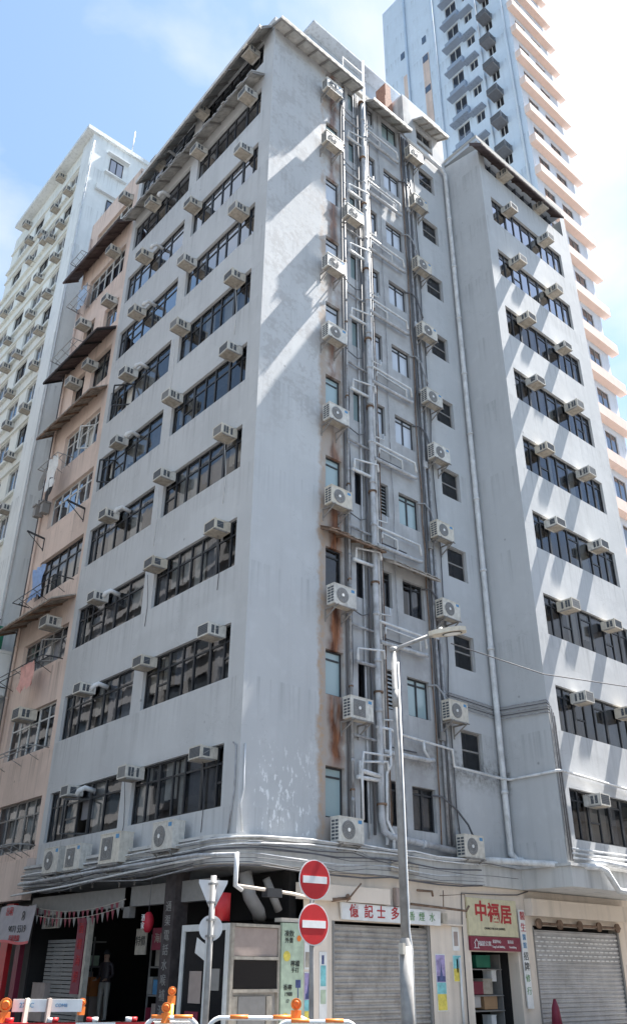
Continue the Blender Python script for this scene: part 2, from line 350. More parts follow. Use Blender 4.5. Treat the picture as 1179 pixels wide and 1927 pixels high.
class Face:                                    # a facade plane; d is the depth behind it
    def __init__(s, kind, c): s.kind = kind; s.c = c
    def p(s, u, d, z): return (s.c + d, u, z) if s.kind == 'X' else (u, s.c + d, z)
    def box(s, mb, u0, u1, d0, d1, z0, z1, mi=0):
        a = s.p(u0, d0, z0); b = s.p(u1, d1, z1); mb.box(*a, *b, mi)
    def quad(s, mb, u0, u1, d, z0, z1, mi=0):
        q = [s.p(u0, d, z0), s.p(u1, d, z0), s.p(u1, d, z1), s.p(u0, d, z1)]
        if s.kind == 'X': q.reverse()
        mb.face(q, mi)
    def wall(s, mb, u0, u1, z0, z1, holes, depth=0.14, mi=0, mr=None):
        us = sorted(set([u0, u1] + [h[0] for h in holes] + [h[1] for h in holes])); us = [a for a in us if u0 <= a <= u1]
        for a, b in zip(us, us[1:]):
            if b - a < 1e-5: continue
            m = (a + b) / 2; hs = sorted([(h[2], h[3]) for h in holes if h[0] < m < h[1]]); z = z0
            for h in hs + [(z1, z1)]:
                if h[0] > z + 1e-5: s.quad(mb, a, b, 0, z, h[0], mi)
                z = max(z, h[1])
        mr = mi if mr is None else mr
        for (a, b, c, d) in holes:
            for q in ([(a, 0, c), (b, 0, c), (b, depth, c), (a, depth, c)], [(a, 0, d), (a, depth, d), (b, depth, d), (b, 0, d)],
                      [(a, 0, c), (a, depth, c), (a, depth, d), (a, 0, d)], [(b, 0, c), (b, 0, d), (b, depth, d), (b, depth, c)]):
                pts = [s.p(*t) for t in q]
                if s.kind == 'X': pts.reverse()
                mb.face(pts, mr)

FL = Face('X', 0.0); FR = Face('Y', 0.0); FW = Face('Y', -1.85)
R0 = 4.90; ST = 3.072
ROW = lambda i: R0 + ST * i

# ------------------------------------------------------------------ windows
def window(face, u0, u1, z0, z1, parent, cuts, transoms=None, rec=0.10, fm=None, gm=None, curtains=True, fw_=0.05, tz=None, name='window', low=(), opened=(), label=None, cur=None, slats=0, pane_over=None):
    """frame mesh is the part, pane and curtains its sub-parts"""
    fm = fm or M_FRAME; gm = gm or M_GLASS
    mb = MB(); d0, d1 = rec, rec + 0.05
    face.box(mb, u0, u1, d0, d1, z0, z0 + fw_); face.box(mb, u0, u1, d0, d1, z1 - fw_, z1)
    face.box(mb, u0, u0 + fw_, d0, d1, z0 + fw_, z1 - fw_); face.box(mb, u1 - fw_, u1, d0, d1, z0 + fw_, z1 - fw_)
    cs = [u0 + fw_] + [u0 + (u1 - u0) * c for c in cuts] + [u1 - fw_]
    for i, cc in enumerate(cs[1:-1]):
        ww = fw_ * (0.95 if (i % 3 == 1) else 0.5)
        face.box(mb, cc - ww, cc + ww, d0 - 0.01, d1, z0 + fw_, z1 - fw_)
    th = z0 + (z1 - z0) * (tz or 0.70)
    if transoms is None: transoms = range(len(cs) - 1)
    for i in transoms:
        face.box(mb, cs[i] + 0.03, cs[i + 1] - 0.03, d0 + 0.002, d1 - 0.002, th - 0.025, th + 0.025)
    for i in low:
        zz = z0 + (z1 - z0) * 0.40; face.box(mb, cs[i] + 0.03, cs[i + 1] - 0.03, d0 + 0.003, d1 - 0.003, zz - 0.025, zz + 0.025)
    for i in opened:                                        # casement swung outwards
        a, b = cs[i], cs[i + 1]; wd = b - a; an = random.uniform(0.5, 1.0); zt = th - 0.03; zb = z0 + 0.05
        ax = wd * math.cos(an); dx = wd * math.sin(an)
        for (p, q) in (((a, d0, zb), (a + ax, d0 - dx, zb)), ((a, d0, zt), (a + ax, d0 - dx, zt)), ((a + ax, d0 - dx, zb), (a + ax, d0 - dx, zt)), ((a + .01, d0, zb), (a + .01, d0, zt))):
            mb.bar(face.p(*p), face.p(*q), 0.05, 0.04)
    for k in range(slats):
        zz = z0 + fw_ + (z1 - z0 - 2 * fw_) * (k + 0.5) / slats
        pts = [face.p(u0 + fw_, d0 - 0.03, zz - 0.05), face.p(u1 - fw_, d0 - 0.03, zz - 0.05), face.p(u1 - fw_, d0 + 0.04, zz + 0.03), face.p(u0 + fw_, d0 + 0.04, zz + 0.03)]
        mb.face(pts, 1); mb.face([Vector(q) + Vector((0, 0, 0.012)) for q in reversed(pts)], 1)
    o = mb.build(name, [fm, M_FRAMEW], parent, label)
    if not slats:
        g = MB()
        for i, (a, b) in enumerate(zip(cs, cs[1:])):
            if i in opened: face.quad(g, a, b, d0 + 0.025, th, z1 - fw_)
            else: face.quad(g, a, b, d0 + 0.025, z0 + fw_, z1 - fw_)
        for i in opened:
            pass
        g.build('pane', gm, o)
    if curtains:
        cu = MB(); used = []
        pal = cur or [0, 0, 0, 1, 1, 2, 2, 3, 4, 4]
        for a, b in zip(cs, cs[1:]):
            if random.random() < 0.8:
                mi = random.choice(pal); zb = z0 + (random.choice([0.0, 0.0, 0.0, 0.35]) * (z1 - z0)); aa = a if random.random() < .6 else a + (b - a) * random.uniform(.2, .5)
                nseg = max(2, int((b - aa) / 0.09)); dd = 0.28
                for k in range(nseg):
                    p0 = aa + (b - aa) * k / nseg; p1 = aa + (b - aa) * (k + 1) / nseg
                    e0 = dd + (0.03 if k % 2 else -0.03); e1 = dd + (-0.03 if k % 2 else 0.03)
                    q = [face.p(p0, e0, zb), face.p(p1, e1, zb), face.p(p1, e1, z1), face.p(p0, e0, z1)]
                    if face.kind == 'X': q.reverse()
                    cu.face(q, mi)
        if cu.f: cu.build('curtain', M_CURT, o)
    return o

# ------------------------------------------------------------------ the grey corner building
B = thing('apartment_building', 'grey painted corner apartment building with bands of dark windows and a projecting wing', 'building')
H_L, H_R, H_W = [], [], []
LG = (5.42, 9.85); RG = (0.66, 4.86)
for i in range(10):
    z0 = ROW(i); z1 = z0 + 1.46
    if i == 9: z0 = 32.45; z1 = 33.9
    H_L += [RG + (z0, z1), LG + (z0, z1)]
SMALL = []
for i in range(10):
    z = ROW(i)
    SMALL += [('A', 2.66, 3.32, z - 0.02, z + 1.22), ('B', 3.86, 4.24, z - 0.02, z + 1.18), ('C', 4.99, 5.34, z + (0.0), z + 1.16), ('D', 5.82, 6.76, z - 0.02, z + 1.12)]
for i in range(9): SMALL.append(('E', 8.06, 9.04, 6.80 + ST * i, 7.95 + ST * i))
SMALL.append(('F', 8.1, 9.15, 34.0, 35.15))
H_R = [s_[1:] for s_ in SMALL]
for i in range(9): H_W.append((10.50, 15.65, ROW(i) + 0.0, ROW(i) + 1.42))
mb = MB()
FL.wall(mb, 0, 10.15, 3.9, 34.35, H_L)
FR.wall(mb, 0, 7.3, 3.9, 33.85, [h for h in H_R if h[1] < 7.3])
FR.wall(mb, 7.3, 9.95, 3.9, 36.6, [h for h in H_R if h[0] > 7.3])
mb.face([(7.3, 0, 33.85), (7.3, 0, 36.6), (7.3, 5, 36.6), (7.3, 5, 33.85)])
mb.face([(9.95, -1.85, 3.9), (9.95, -1.85, 33.5), (9.95, 0.0, 33.9), (9.95, 0, 3.9)])
FW.wall(mb, 9.95, 16.6, 3.9, 32.5, H_W)
mb.face([(9.95, -1.85, 33.5), (9.95, -1.85, 32.5), (10.35, -1.85, 32.5), (10.35, -1.85, 33.5)])
mb.face([(16.2, -1.85, 32.5), (16.6, -1.85, 32.5), (16.6, -1.85, 34.0), (16.2, -1.85, 34.0)])
mb.face([(16.6, -1.85, 3.9), (16.6, 4, 3.9), (16.6, 4, 34), (16.6, -1.85, 34)])
mb.face([(0, 10.15, 3.9), (0, 10.15, 34.35), (9, 10.15, 34.35), (9, 10.15, 3.9)])
mb.box(0.0, 0.0, 33.86, 7.3, 9.9, 33.9)
for (a, b) in ((0.0, 0.66), (4.86, 5.42), (9.85, 10.15)):        # stubs of the top-storey columns
    mb.box(-0.005, a, 34.35, 0.3, b, 34.6)
mb.build('wall', M_GREY, B)
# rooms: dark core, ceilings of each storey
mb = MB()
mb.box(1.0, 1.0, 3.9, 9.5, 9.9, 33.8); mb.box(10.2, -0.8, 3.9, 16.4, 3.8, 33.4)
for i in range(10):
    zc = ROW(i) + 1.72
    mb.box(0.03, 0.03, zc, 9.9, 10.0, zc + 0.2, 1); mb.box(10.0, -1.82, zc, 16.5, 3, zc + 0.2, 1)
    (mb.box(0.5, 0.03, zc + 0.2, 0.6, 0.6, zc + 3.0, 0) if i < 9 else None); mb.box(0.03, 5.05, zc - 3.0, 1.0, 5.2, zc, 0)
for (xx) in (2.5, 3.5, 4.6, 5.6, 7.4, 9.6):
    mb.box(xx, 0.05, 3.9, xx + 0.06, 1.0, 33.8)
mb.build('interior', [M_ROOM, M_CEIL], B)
CUTS_R = [0.17, 0.31, 0.45, 0.60, 0.78, 0.89]; CUTS_L = [0.13, 0.25, 0.41, 0.57, 0.72]
# u increases away from the corner on L, so the near end is u0
for i in range(10):
    z0, z1 = (ROW(i), ROW(i) + 1.46) if i < 9 else (32.45, 33.9)
    tint = M_GLASST if i in (6, 7, 8) else M_GLASS
    cr = [1 - c for c in reversed(CUTS_R)]; cl = [1 - c for c in reversed(CUTS_L)]
    lw = [(0,), (0, 5), (), (6,), (5,), (), (), (), (), ()][i]
    op = [(), (), (), (), (), (), (), (), (), ()][i]
    window(FL, RG[0], RG[1], z0, z1, B, [0.09, 0.24, 0.42, 0.55, 0.71, 0.85], gm=tint, low=lw, curtains=i < 6 or i == 8)
    window(FL, LG[0], LG[1], z0, z1, B, [0.24, 0.43, 0.60, 0.78, 0.90], gm=tint, low=(3,) if i % 2 == 0 else (), opened=[(2,), (), (), (), (4,), (3,), (), (), (), ()][i], curtains=i < 6 or i == 8)
kinds = {'A': dict(cuts=[], transoms=[0], tz=0.8), 'B': dict(cuts=[], transoms=()), 'C': dict(cuts=[], transoms=[0], tz=0.8), 'D': dict(cuts=[0.5], transoms=[0, 1], tz=0.84)}
cnt = {}
for (k, a, b, z0, z1) in SMALL:
    i = cnt.get(k, 0); cnt[k] = i + 1
    if k == 'E' or k == 'F':
        window(FR, a, b, z0, z1, B, [] if k == 'E' else [0.5], transoms=[0] if k == 'E' else (), tz=0.5, fm=M_FRAMEG, gm=M_GLASS, curtains=False, rec=0.11, fw_=0.06)
    elif k == 'A': window(FR, a, b, z0, z1, B, gm=[M_FROST, M_FROST, M_GLASS, M_FROST, M_FROST, M_FROSTW, M_FROSTW, M_FROSTW, M_FROST, M_FROST][i], curtains=False, rec=0.11, **kinds['A'])
    elif k == 'B': window(FR, a, b, z0, z1, B, gm=M_FROST if i > 3 else M_GLASS, curtains=i < 4, cur=[2, 3], rec=0.12, **kinds['B'])
    elif k == 'C': window(FR, a, b, z0, z1, B, gm=M_FROSTW if i > 3 else M_GLASS, curtains=False, rec=0.11, slats=9 if i in (1, 3) else 0, **kinds['C'])
    elif k == 'D': window(FR, a, b, z0, z1, B, gm=[M_GLASS, M_FROST, M_GLASS, M_FROST, M_FROSTW, M_FROSTW, M_FROSTW, M_FROSTW, M_FROSTW, M_FROST][i], curtains=i in (0, 2), cur=[2, 2, 0], rec=0.11, **kinds['D'])
for i in range(9):
    h = H_W[i]
    window(FW, *h[:2], h[2], h[3], B, [0.10, 0.2, 0.31, 0.42, 0.55, 0.70, 0.80, 0.90], gm=M_GLASST if i in (7, 8) else M_GLASS, transoms=[0, 1, 2, 4, 6, 7, 8], tz=0.78, cur=[2, 2, 3, 4, 4, 1], low=[(2,), (2,), (2, 6), (6,), (2,), (7,), (), (2,), ()][i])
# sheet canopies: corrugated slab with ribs underneath
def canopy(face, u0, u1, zi, zo, dep, parent, m, name='canopy', ribs=6, th=0.05, label=None, rm=None, jag=0.0, tilt=0.0, fascia=0.0):
    tl = lambda q: tilt * (q - u0)
    mb = MB(); n = max(4, int((u1 - u0) / 0.16)); prev = None
    for k in range(n):
        a = u0 + (u1 - u0) * k / n; b = u0 + (u1 - u0) * (k + 1) / n; j = random.uniform(-jag, jag); o1 = 0.02 * (k % 2)
        ta, tb = tl(a), tl(b)
        p = [face.p(a, 0, zi - th + o1 + ta), face.p(b, 0, zi - th + o1 + tb), face.p(b, -dep + j, zo - th + o1 + tb), face.p(a, -dep + j, zo - th + o1 + ta),
             face.p(a, 0, zi + o1 + ta), face.p(b, 0, zi + o1 + tb), face.p(b, -dep + j, zo + o1 + tb), face.p(a, -dep + j, zo + o1 + ta)]
        if face.kind == 'Y': p = p[3::-1] + p[7:3:-1]
        mb.hexa(p, 0)
    o = mb.build(name, m, parent, label)
    rb = MB()
    for k in range(ribs + 1):
        uu = u0 + 0.04 + (u1 - u0 - 0.08) * k / ribs
        rb.bar(face.p(uu, 0, zi - th - 0.05 + tl(uu)), face.p(uu, -dep, zo - th - 0.05 + tl(uu)), 0.05, 0.07)
    rb.bar(face.p(u0, -dep + 0.03, zo - th - 0.04), face.p(u1, -dep + 0.03, zo - th - 0.04 + tl(u1)), 0.04, 0.05)
    if fascia:
        fb = MB(); fb.bar(face.p(u0, -dep - 0.03, zo), face.p(u1, -dep - 0.03, zo + tl(u1)), 0.03, fascia); fb.build('fascia', M_SHEET, o)
    rb.build('canopy_rib', rm or M_BROWN, o)
    return o
canopy(FL, 0.1, 9.1, 34.2, 33.42, 0.62, B, M_SHEETL, ribs=12, th=0.05, jag=0.03, tilt=-0.08, fascia=0.20, rm=M_FRAMEG)
canopy(FL, 0.5, 10.0, 31.62, 31.2, 0.60, B, M_SHEETL, ribs=10, th=0.05, jag=0.04, rm=M_FRAMEG)
canopy(FR, -0.18, 4.2, 33.9, 33.62, 0.62, B, M_SHEET, ribs=7, th=0.05, rm=M_FRAMEG, fascia=0.06)
canopy(FR, 4.75, 7.05, 33.9, 33.35, 0.62, B, M_SHEET, ribs=4, th=0.05, rm=M_SHEETD, fascia=0.08)
canopy(FR, 7.9, 9.6, 35.5, 35.1, 0.62, B, M_SHEET, ribs=4, th=0.05, rm=M_SHEETD, fascia=0.08)
canopy(FW, 9.35, 15.4, 33.35, 32.75, 0.62, B, M_BROWN, ribs=8, th=0.06)
canopy(FR, 3.05, 4.7, 12.78, 12.62, 0.45, B, M_RUSTY, ribs=3, th=0.03, rm=M_RUST)
canopy(FR, 4.95, 7.05, 12.62, 12.35, 0.5, B, M_RUSTY, ribs=3, th=0.03, rm=M_RUSTY)
canopy(FR, 2.45, 3.15, 12.85, 12.60, 0.5, B, M_RUST, ribs=2, th=0.03, rm=M_RUST)
# top storey behind the canopies, roof house, parapet
mb = MB(); mb.box(10.7, -1.3, 32.5, 16.4, -1.2, 34.0, 0)
for k in range(9):
    mb.box(10.8 + k * 0.62, -1.42, 32.55, 10.84 + k * 0.62, -1.3, 33.9, 1)
mb.build('top_storey', [M_GLASSD, M_FRAME], B)
mb = MB(); mb.box(2.8, 0.95, 38.5, 9.1, 6.1, 38.62); mb.box(3.0, 1.5, 33.9, 9.0, 6, 38.5); mb.box(7.32, 0.02, 36.6, 9.93, 5, 36.75); mb.box(10.0, -1.8, 34.1, 16.5, 4, 34.3); mb.box(9.93, 0.02, 33.9, 9.94, 5, 36.6)
mb.build('roof_house', M_ROOFH, B)
mb = MB()
for r_ in range(4): mb.box(6.6 + 0.05 * r_, 0.5, 33.9 + r_ * 0.9, 7.28 - 0.06 * r_, 1.1, 34.8 + r_ * 0.9)
mb.build('chimney', M_BRICK, B)
# street canopy slab with rounded corner
poly = [(-0.3, 10.15)] + [(0.75 - 1.05 * math.cos(a), 0.75 - 1.05 * math.sin(a)) for a in [PI / 2 * k / 10 for k in range(11)]] + [(9.93, -0.3), (9.93, -1.95), (16.7, -1.95), (16.7, 2), (12, 3), (6, 4), (3, 10.15)]
mb = MB(); mb.prism(poly, 3.64, 4.16)
poly2 = [(-0.36, 10.15)] + [(0.75 - 1.11 * math.cos(a), 0.75 - 1.11 * math.sin(a)) for a in [PI / 2 * k / 10 for k in range(11)]] + [(9.87, -0.36), (9.87, -2.01), (16.72, -2.01), (16.72, 2.1), (12, 3.1), (6, 4.1), (3, 10.15)]
mb.prism(poly2, 4.163, 4.24)
mb.build('street_canopy', M_SLAB, B)
# ground floor: cream shopfront wall on the right street, dark arcade on the left
FS = Face('Y', -0.15)
SH1 = (2.75, 6.05, 0.0, 2.60); DOOR = (7.62, 9.62, 0.0, 2.05); SH2 = (10.40, 14.85, 0.0, 2.76)
mb = MB(); FS.wall(mb, 1.86, 16.5, 0.0, 3.635, [SH1, DOOR, SH2], depth=0.35)
mb.box(1.24, -0.15, 2.52, 1.858, 0.1, 2.6); mb.box(1.62, -0.32, 3.0, 4.5, -0.16, 3.34); mb.box(10.1, -0.42, 2.98, 15.2, -0.16, 3.42)
mb.box(6.1, -0.25, 2.62, 7.3, -0.155, 2.66)
mb.build('shopfront_wall', M_CREAM, B)
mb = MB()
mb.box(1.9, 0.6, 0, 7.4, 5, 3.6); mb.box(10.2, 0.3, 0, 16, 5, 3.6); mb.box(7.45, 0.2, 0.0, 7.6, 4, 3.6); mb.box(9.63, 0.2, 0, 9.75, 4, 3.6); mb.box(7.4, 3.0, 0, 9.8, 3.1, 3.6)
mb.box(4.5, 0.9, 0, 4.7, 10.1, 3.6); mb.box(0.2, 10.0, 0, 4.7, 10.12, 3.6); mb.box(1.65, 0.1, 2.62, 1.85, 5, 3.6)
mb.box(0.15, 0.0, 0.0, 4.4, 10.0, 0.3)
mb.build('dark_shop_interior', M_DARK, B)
mb = MB(); mb.box(0.05, 0.9, 2.95, 0.25, 10.1, 3.4); mb.box(0.05, 4.4, 2.7, 0.22, 4.7, 3.4)
mb.build('beam', M_FRAMEG, B)

def shutter(face, a, b, z0, z1, parent, m, label, pitch=0.115, vents=None):
    mb = MB(); n = int((z1 - z0) / pitch); d = 0.08
    for k in range(n):
        zz = z0 + k * pitch
        for (e0, e1, h0, h1) in ((0.0, -0.035, 0, 0.3), (-0.035, -0.035, 0.3, 0.6), (-0.035, 0.0, 0.6, 0.8), (0.0, 0.0, 0.8, 1.0)):
            mb.face([face.p(a, d + e0, zz + pitch * h0), face.p(b, d + e0, zz + pitch * h0), face.p(b, d + e1, zz + pitch * h1), face.p(a, d + e1, zz + pitch * h1)])
    if vents:
        r_ = 0; zz = vents[0]
        while zz < vents[1]:
            uu = a + 0.1 + (0.12 if r_ % 2 else 0)
            while uu < b - 0.2: face.box(mb, uu, uu + 0.15, d - 0.045, d - 0.038, zz, zz + 0.035, 1); uu += 0.25
            zz += pitch; r_ += 1
    o = mb.build('roller_shutter', [m, M_WHITE], parent, label)
    for (ga, gb) in ((a - 0.02, a + 0.06), (b - 0.06, b + 0.02)):
        g = MB(); face.box(g, ga, gb, 0.0, 0.16, z0, z1, 0); g.build('shutter_guide', M_FRAMEG, o)
    return o
shutter(FS, SH1[0], SH1[1], 0, 2.6, B, M_SHUT, 'dull corrugated shutter beside the lamp post')
shutter(FS, SH2[0], SH2[1], 0, 2.70, B, M_SHUTL, 'pale shutter with a band of vent slots', vents=(1.87, 2.5))

# ------------------------------------------------------------------ air conditioners (templates face -Y, origin on the wall)
def make_window_ac(w2=0.33, d=0.62, h=0.42, bodym=None, bars=5, vents=((-0.50, -0.38), (-0.32, -0.20)), grm=None, botm=None):
    t = thing('window_air_conditioner', 'x', 'air conditioner')
    mb = MB()
    mb.box(-w2, -d, 0.0, w2, 0.12, h); mb.box(-w2 - 0.012, -d - 0.012, -0.012, w2 + 0.012, -d + 0.03, 0.03); mb.box(-w2 - 0.012, -d - 0.012, h - 0.03, w2 + 0.012, -d + 0.03, h + 0.012)
    mb.box(-w2 - 0.012, -d - 0.012, 0.03, -w2 + 0.03, -d + 0.03, h - 0.03); mb.box(w2 - 0.03, -d - 0.012, 0.03, w2 + 0.012, -d + 0.03, h - 0.03)
    body = mb.build('body', bodym or M_ACW, t)
    g = MB(); g.box(-w2 + 0.03, -d - 0.006, 0.03, w2 - 0.03, -d - 0.002, h - 0.03)
    gr = g.build('rear_grille', grm or M_ACG, t)
    g = MB()
    for k in range(bars): g.box(-w2 + 0.03, -d - 0.012, 0.06 + k * (h - .1) / bars, w2 - 0.03, -d - 0.0065, 0.07 + k * (h - .1) / bars)
    g.build('grille_bar', M_ACFAN, gr)
    for sx in (-1, 1):
        v = MB(); x0 = sx * (w2 + 0.001); x1 = sx * (w2 + 0.006)
        for (a, b) in vents: v.box(x0, a, 0.06, x1, b, h - 0.07)
        v.build('side_louvre', M_ACG, t)
    u = MB(); u.box(-w2 + 0.02, -d + 0.03, -0.02, w2 - 0.02, 0.0, -0.013)
    u.build('drip_tray', botm or M_ACP, t)
    for sx in (-1, 1):
        b = MB(); b.bar((sx * (w2 - .02), 0, -0.035), (sx * (w2 - .02), -0.6, -0.035), 0.03); b.build('bracket', M_STEEL, t)
        b = MB(); b.bar((sx * (w2 + 0.02), 0.0, h + 0.02), (sx * (w2 + 0.02), -0.45, 0.12), 0.014); b.build('stay_rod', M_STEEL, t)
    return t
def make_split(square=False):
    t = thing('condenser_unit', 'x', 'air conditioner')
    mb = MB(); w2 = 0.41; h = 0.56; y0, y1 = -0.50, -0.20
    mb.box(-w2, y0, 0, w2, y1, h); mb.box(-w2 - 0.01, y0 - 0.01, h, w2 + 0.01, y1 + 0.01, h + 0.02)
    mb.build('body', M_ACW, t)
    f = MB(); cx = -0.10; cz = h / 2; R_ = 0.215; n = 24
    if square: f.box(cx - R_, y0 - 0.012, cz - R_, cx + R_, y0 - 0.002, cz + R_)
    else: f.tube([(cx, y0 - 0.002, cz), (cx, y0 - 0.014, cz)], R_, 28)
    fan = f.build('fan_grille', M_ACFAN, t)
    g = MB()
    for r_ in (0.08, 0.14, 0.19):
        for k in range(n):
            a = 2 * PI * k / n; b = 2 * PI * (k + 1) / n
            g.face([(cx + r_ * math.cos(a), y0 - 0.017, cz + r_ * math.sin(a)), (cx + r_ * math.cos(b), y0 - 0.017, cz + r_ * math.sin(b)), (cx + (r_ + .012) * math.cos(b), y0 - 0.017, cz + (r_ + .012) * math.sin(b)), (cx + (r_ + .012) * math.cos(a), y0 - 0.017, cz + (r_ + .012) * math.sin(a))])
    for k in range(6):
        a = PI * k / 6; g.bar((cx - .2 * math.cos(a), y0 - 0.018, cz - .2 * math.sin(a)), (cx + .2 * math.cos(a), y0 - 0.018, cz + .2 * math.sin(a)), 0.008)
    g.build('guard_ring', M_STEEL, fan)
    g = MB(); g.tube([(cx, y0 - 0.02, cz), (cx, y0 - 0.03, cz)], 0.045, 14); g.build('hub', M_WHITE, fan)
    v = MB()
    for k in range(6):
        for j in range(2): v.box(-w2 - 0.006, y0 + 0.03 + j * 0.13, 0.05 + k * 0.08, -w2 - 0.001, y0 + 0.13 + j * 0.13, 0.10 + k * 0.08)
    v.build('side_louvre', M_ACG, t)
    s = MB(); s.box(0.22, y0 - 0.004, h - 0.11, 0.35, y0 - 0.001, h - 0.03); s.build('sticker', M_LETB, t)
    u = MB(); u.box(-w2 + 0.05, y0 + 0.03, -0.012, w2 - 0.05, y1 - 0.02, -0.002); u.build('base_pan', M_ACP, t)
    b = MB()
    for sx in (-0.3, 0.3):
        b.bar((sx, -0.0, -0.035), (sx, -0.56, -0.035), 0.035); b.bar((sx, -0.0, -0.33), (sx, -0.5, -0.05), 0.03); b.bar((sx, -0.012, -0.4), (sx, -0.012, -0.02), 0.03)
    b.bar((-0.41, -0.52, -0.035), (0.41, -0.52, -0.035), 0.03)
    b.build('bracket', M_FRAMEG, t)
    return t
AC0 = make_window_ac(); AC1 = make_window_ac(0.31, 0.66, 0.45, bars=3, vents=((-0.56, -0.46), (-0.43, -0.33), (-0.22, -0.12)), grm=M_ACFAN); AC2 = make_window_ac(0.35, 0.56, 0.39, bars=7, vents=((-0.46, -0.20),))
M_ACD = mat('shade_painted_old_casing', (0.20, 0.21, 0.23), 0.6, objvar=0.3); ACT = make_window_ac(bodym=M_ACD, botm=M_ACD)  # darkened casing: the shade on the tower side is put into its colour
for q_ in (AC1, AC2, ACT): q_.name = 'window_air_conditioner'
SP0 = make_split(); SQ0 = make_split(True); _used = set()
def place(proto, loc, rz, label, group, sc=1.0):
    if proto is AC0:
        proto = random.choice((AC0, AC0, AC1, AC2)); sc *= random.uniform(0.71, 0.77)
    elif proto is ACT: sc *= 0.74
    if len(label.replace(',', '').split()) > 16: print('LONG', label)
    if proto.name in _used: o = copy_tree(proto)
    else: o = proto; _used.add(proto.name)
    o.location = loc; o.rotation_euler = (0, 0, rz); o['label'] = label; o['group'] = group
    if sc != 1.0: o.scale = (sc,) * 3
    return o
# left-street face: three columns, ten storeys
CN = {1.22: 'nearest the corner', 4.53: 'beside the middle pillar', 8.05: 'at the far end'}
for v in CN:
    for i in range(10):
        zz = ROW(i) + 1.12
        if i == 9: zz = 33.2
        off = random.uniform(-0.06, 0.06); st = ('bluish ' if (i, v) in ((5, 4.53),) else '')
        if i == 9: off += 0.06
        place(AC0, (-0.03, v + off, zz), -PI / 2 + random.uniform(-.05, .05), '%swindow air conditioner on the grey left face, %s row up, %s' % (st, ORD[i + 1], CN[v]), 'window air conditioners on the grey left-hand face')
# right wing: two columns
for j, (uu, nm) in enumerate(((11.52, 'left column'), (14.12, 'right column'))):
    for i in range(10):
        if i == 0 and j == 1: uu2 = 14.3
        zz = ROW(i) + (0.98 if i < 9 else 0.05)
        place(AC0, (uu + random.uniform(-.05, .05), -1.87, zz), random.uniform(-.02, .02), 'sunlit window air conditioner on the wing, %s, %s window row up' % (nm, ORD[i + 1]), 'window air conditioners on the wing')
# condenser units of the right-street face
LU = [(3.06, 4.28), (3.50, 7.32), (2.94, 10.34), (2.85, 13.42), (2.78, 16.33), (2.73, 19.5), (2.71, 22.53), (3.68, 25.64), (2.66, 28.79), (2.69, 31.95)]
for i, (uu, zz) in enumerate(LU):
    place(SQ0 if i == 1 else SP0, (uu, 0.0, zz), 0, 'condenser unit %s, left column of the pipe-covered wall, %s from the bottom' % ('with dark stains below' if i in (1, 2, 3, 5, 8) else 'with round fan', ORD[i + 1]), 'condenser units on the pipe-covered wall')
RU = [(7.68, 4.3), (7.44, 7.98), (7.46, 11.16), (7.45, 13.9), (7.58, 16.95), (7.41, 19.2), (7.41, 22.23), (7.40, 25.54), (7.48, 29.09), (7.40, 31.96)]
for i, (uu, zz) in enumerate(RU):
    place(SP0, (uu, 0.0, zz), 0, 'condenser unit with round fan, right column beside the stair windows, %s from the bottom' % ORD[i + 1], 'condenser units on the pipe-covered wall')
# big condensers on the left street above the canopy
for (v, zz, sc, nm) in ((7.95, 3.92, 1.15, 'cream condenser unit with a torn cover, leftmost above the dark shops'), (6.7, 3.92, 1.1, 'cream condenser unit second from left above the dark shops'), (4.55, 3.92, 1.25, 'tall twin condenser unit with a dark grille above the dark shops'), (2.2, 4.05, 1.1, 'white condenser unit on a dark bracket, nearest the corner above the shops')):
    place(SQ0 if v < 7.5 and v > 2.5 else SP0, (0.0, v, zz), -PI / 2, nm, 'condenser units above the left-hand shops', sc)

# ------------------------------------------------------------------ pipes
def pipe(name, label, pts, r, m, cat='pipe', group=None, n=8, collars=0):
    mb = MB(); mb.tube(pts, r, n)
    if collars:
        for a, b in zip(pts, pts[1:]):
            a = Vector(a); b = Vector(b); ln = (b - a).length; k = int(ln / collars)
            for j in range(1, k + 1):
                p = a + (b - a) * (j / (k + 1)); d = (b - a).normalized() * 0.05; mb.tube([p - d, p + d], r * 1.22, n)
    o = mb.build(name, m); base = min(pts, key=lambda p: p[2]); rebase(o, base); return tag(o, label, cat, group)
pipe('rain_pipe', 'long pale rain pipe running down the inner corner beside the wing', [(7.25, -0.12, 33.45), (9.5, -0.14, 33.35), (9.72, -0.15, 33.1), (9.72, -0.15, 8), (9.72, -0.15, 4.6), (9.85, -0.25, 4.42), (11.5, -1.6, 4.40)], 0.095, M_PVC, collars=3.0)
pipe('soil_pipe', 'thick grey main soil pipe in the middle of the pipe-covered wall', [(4.52, -0.16, 33.3), (4.50, -0.16, 30), (4.47, -0.16, 12), (4.45, -0.16, 5.0), (4.50, -0.16, 4.72), (4.72, -0.18, 4.60), (7.2, -0.18, 4.45)], 0.09, M_PIPEL, collars=1.55)
pipe('vent_pipe', 'slim white vent pipe standing above the roofline', [(4.66, -0.12, 4.4), (4.68, -0.12, 36.3)], 0.045, M_PVC)
pipe('service_pipe', 'slim dark pipe just right of the main soil pipe', [(4.80, -0.1, 4.3), (4.82, -0.1, 33.6)], 0.03, M_PIPE)
pipe('service_pipe', 'slim dark pipe just left of the main soil pipe', [(4.28, -0.08, 4.6), (4.30, -0.08, 33.6)], 0.035, M_DPIPE)
pipe('service_pipe', 'thin pale pipe running down between the first two window columns', [(3.50, -0.1, 4.4), (3.50, -0.1, 33.6)], 0.04, M_PIPE, collars=1.0)
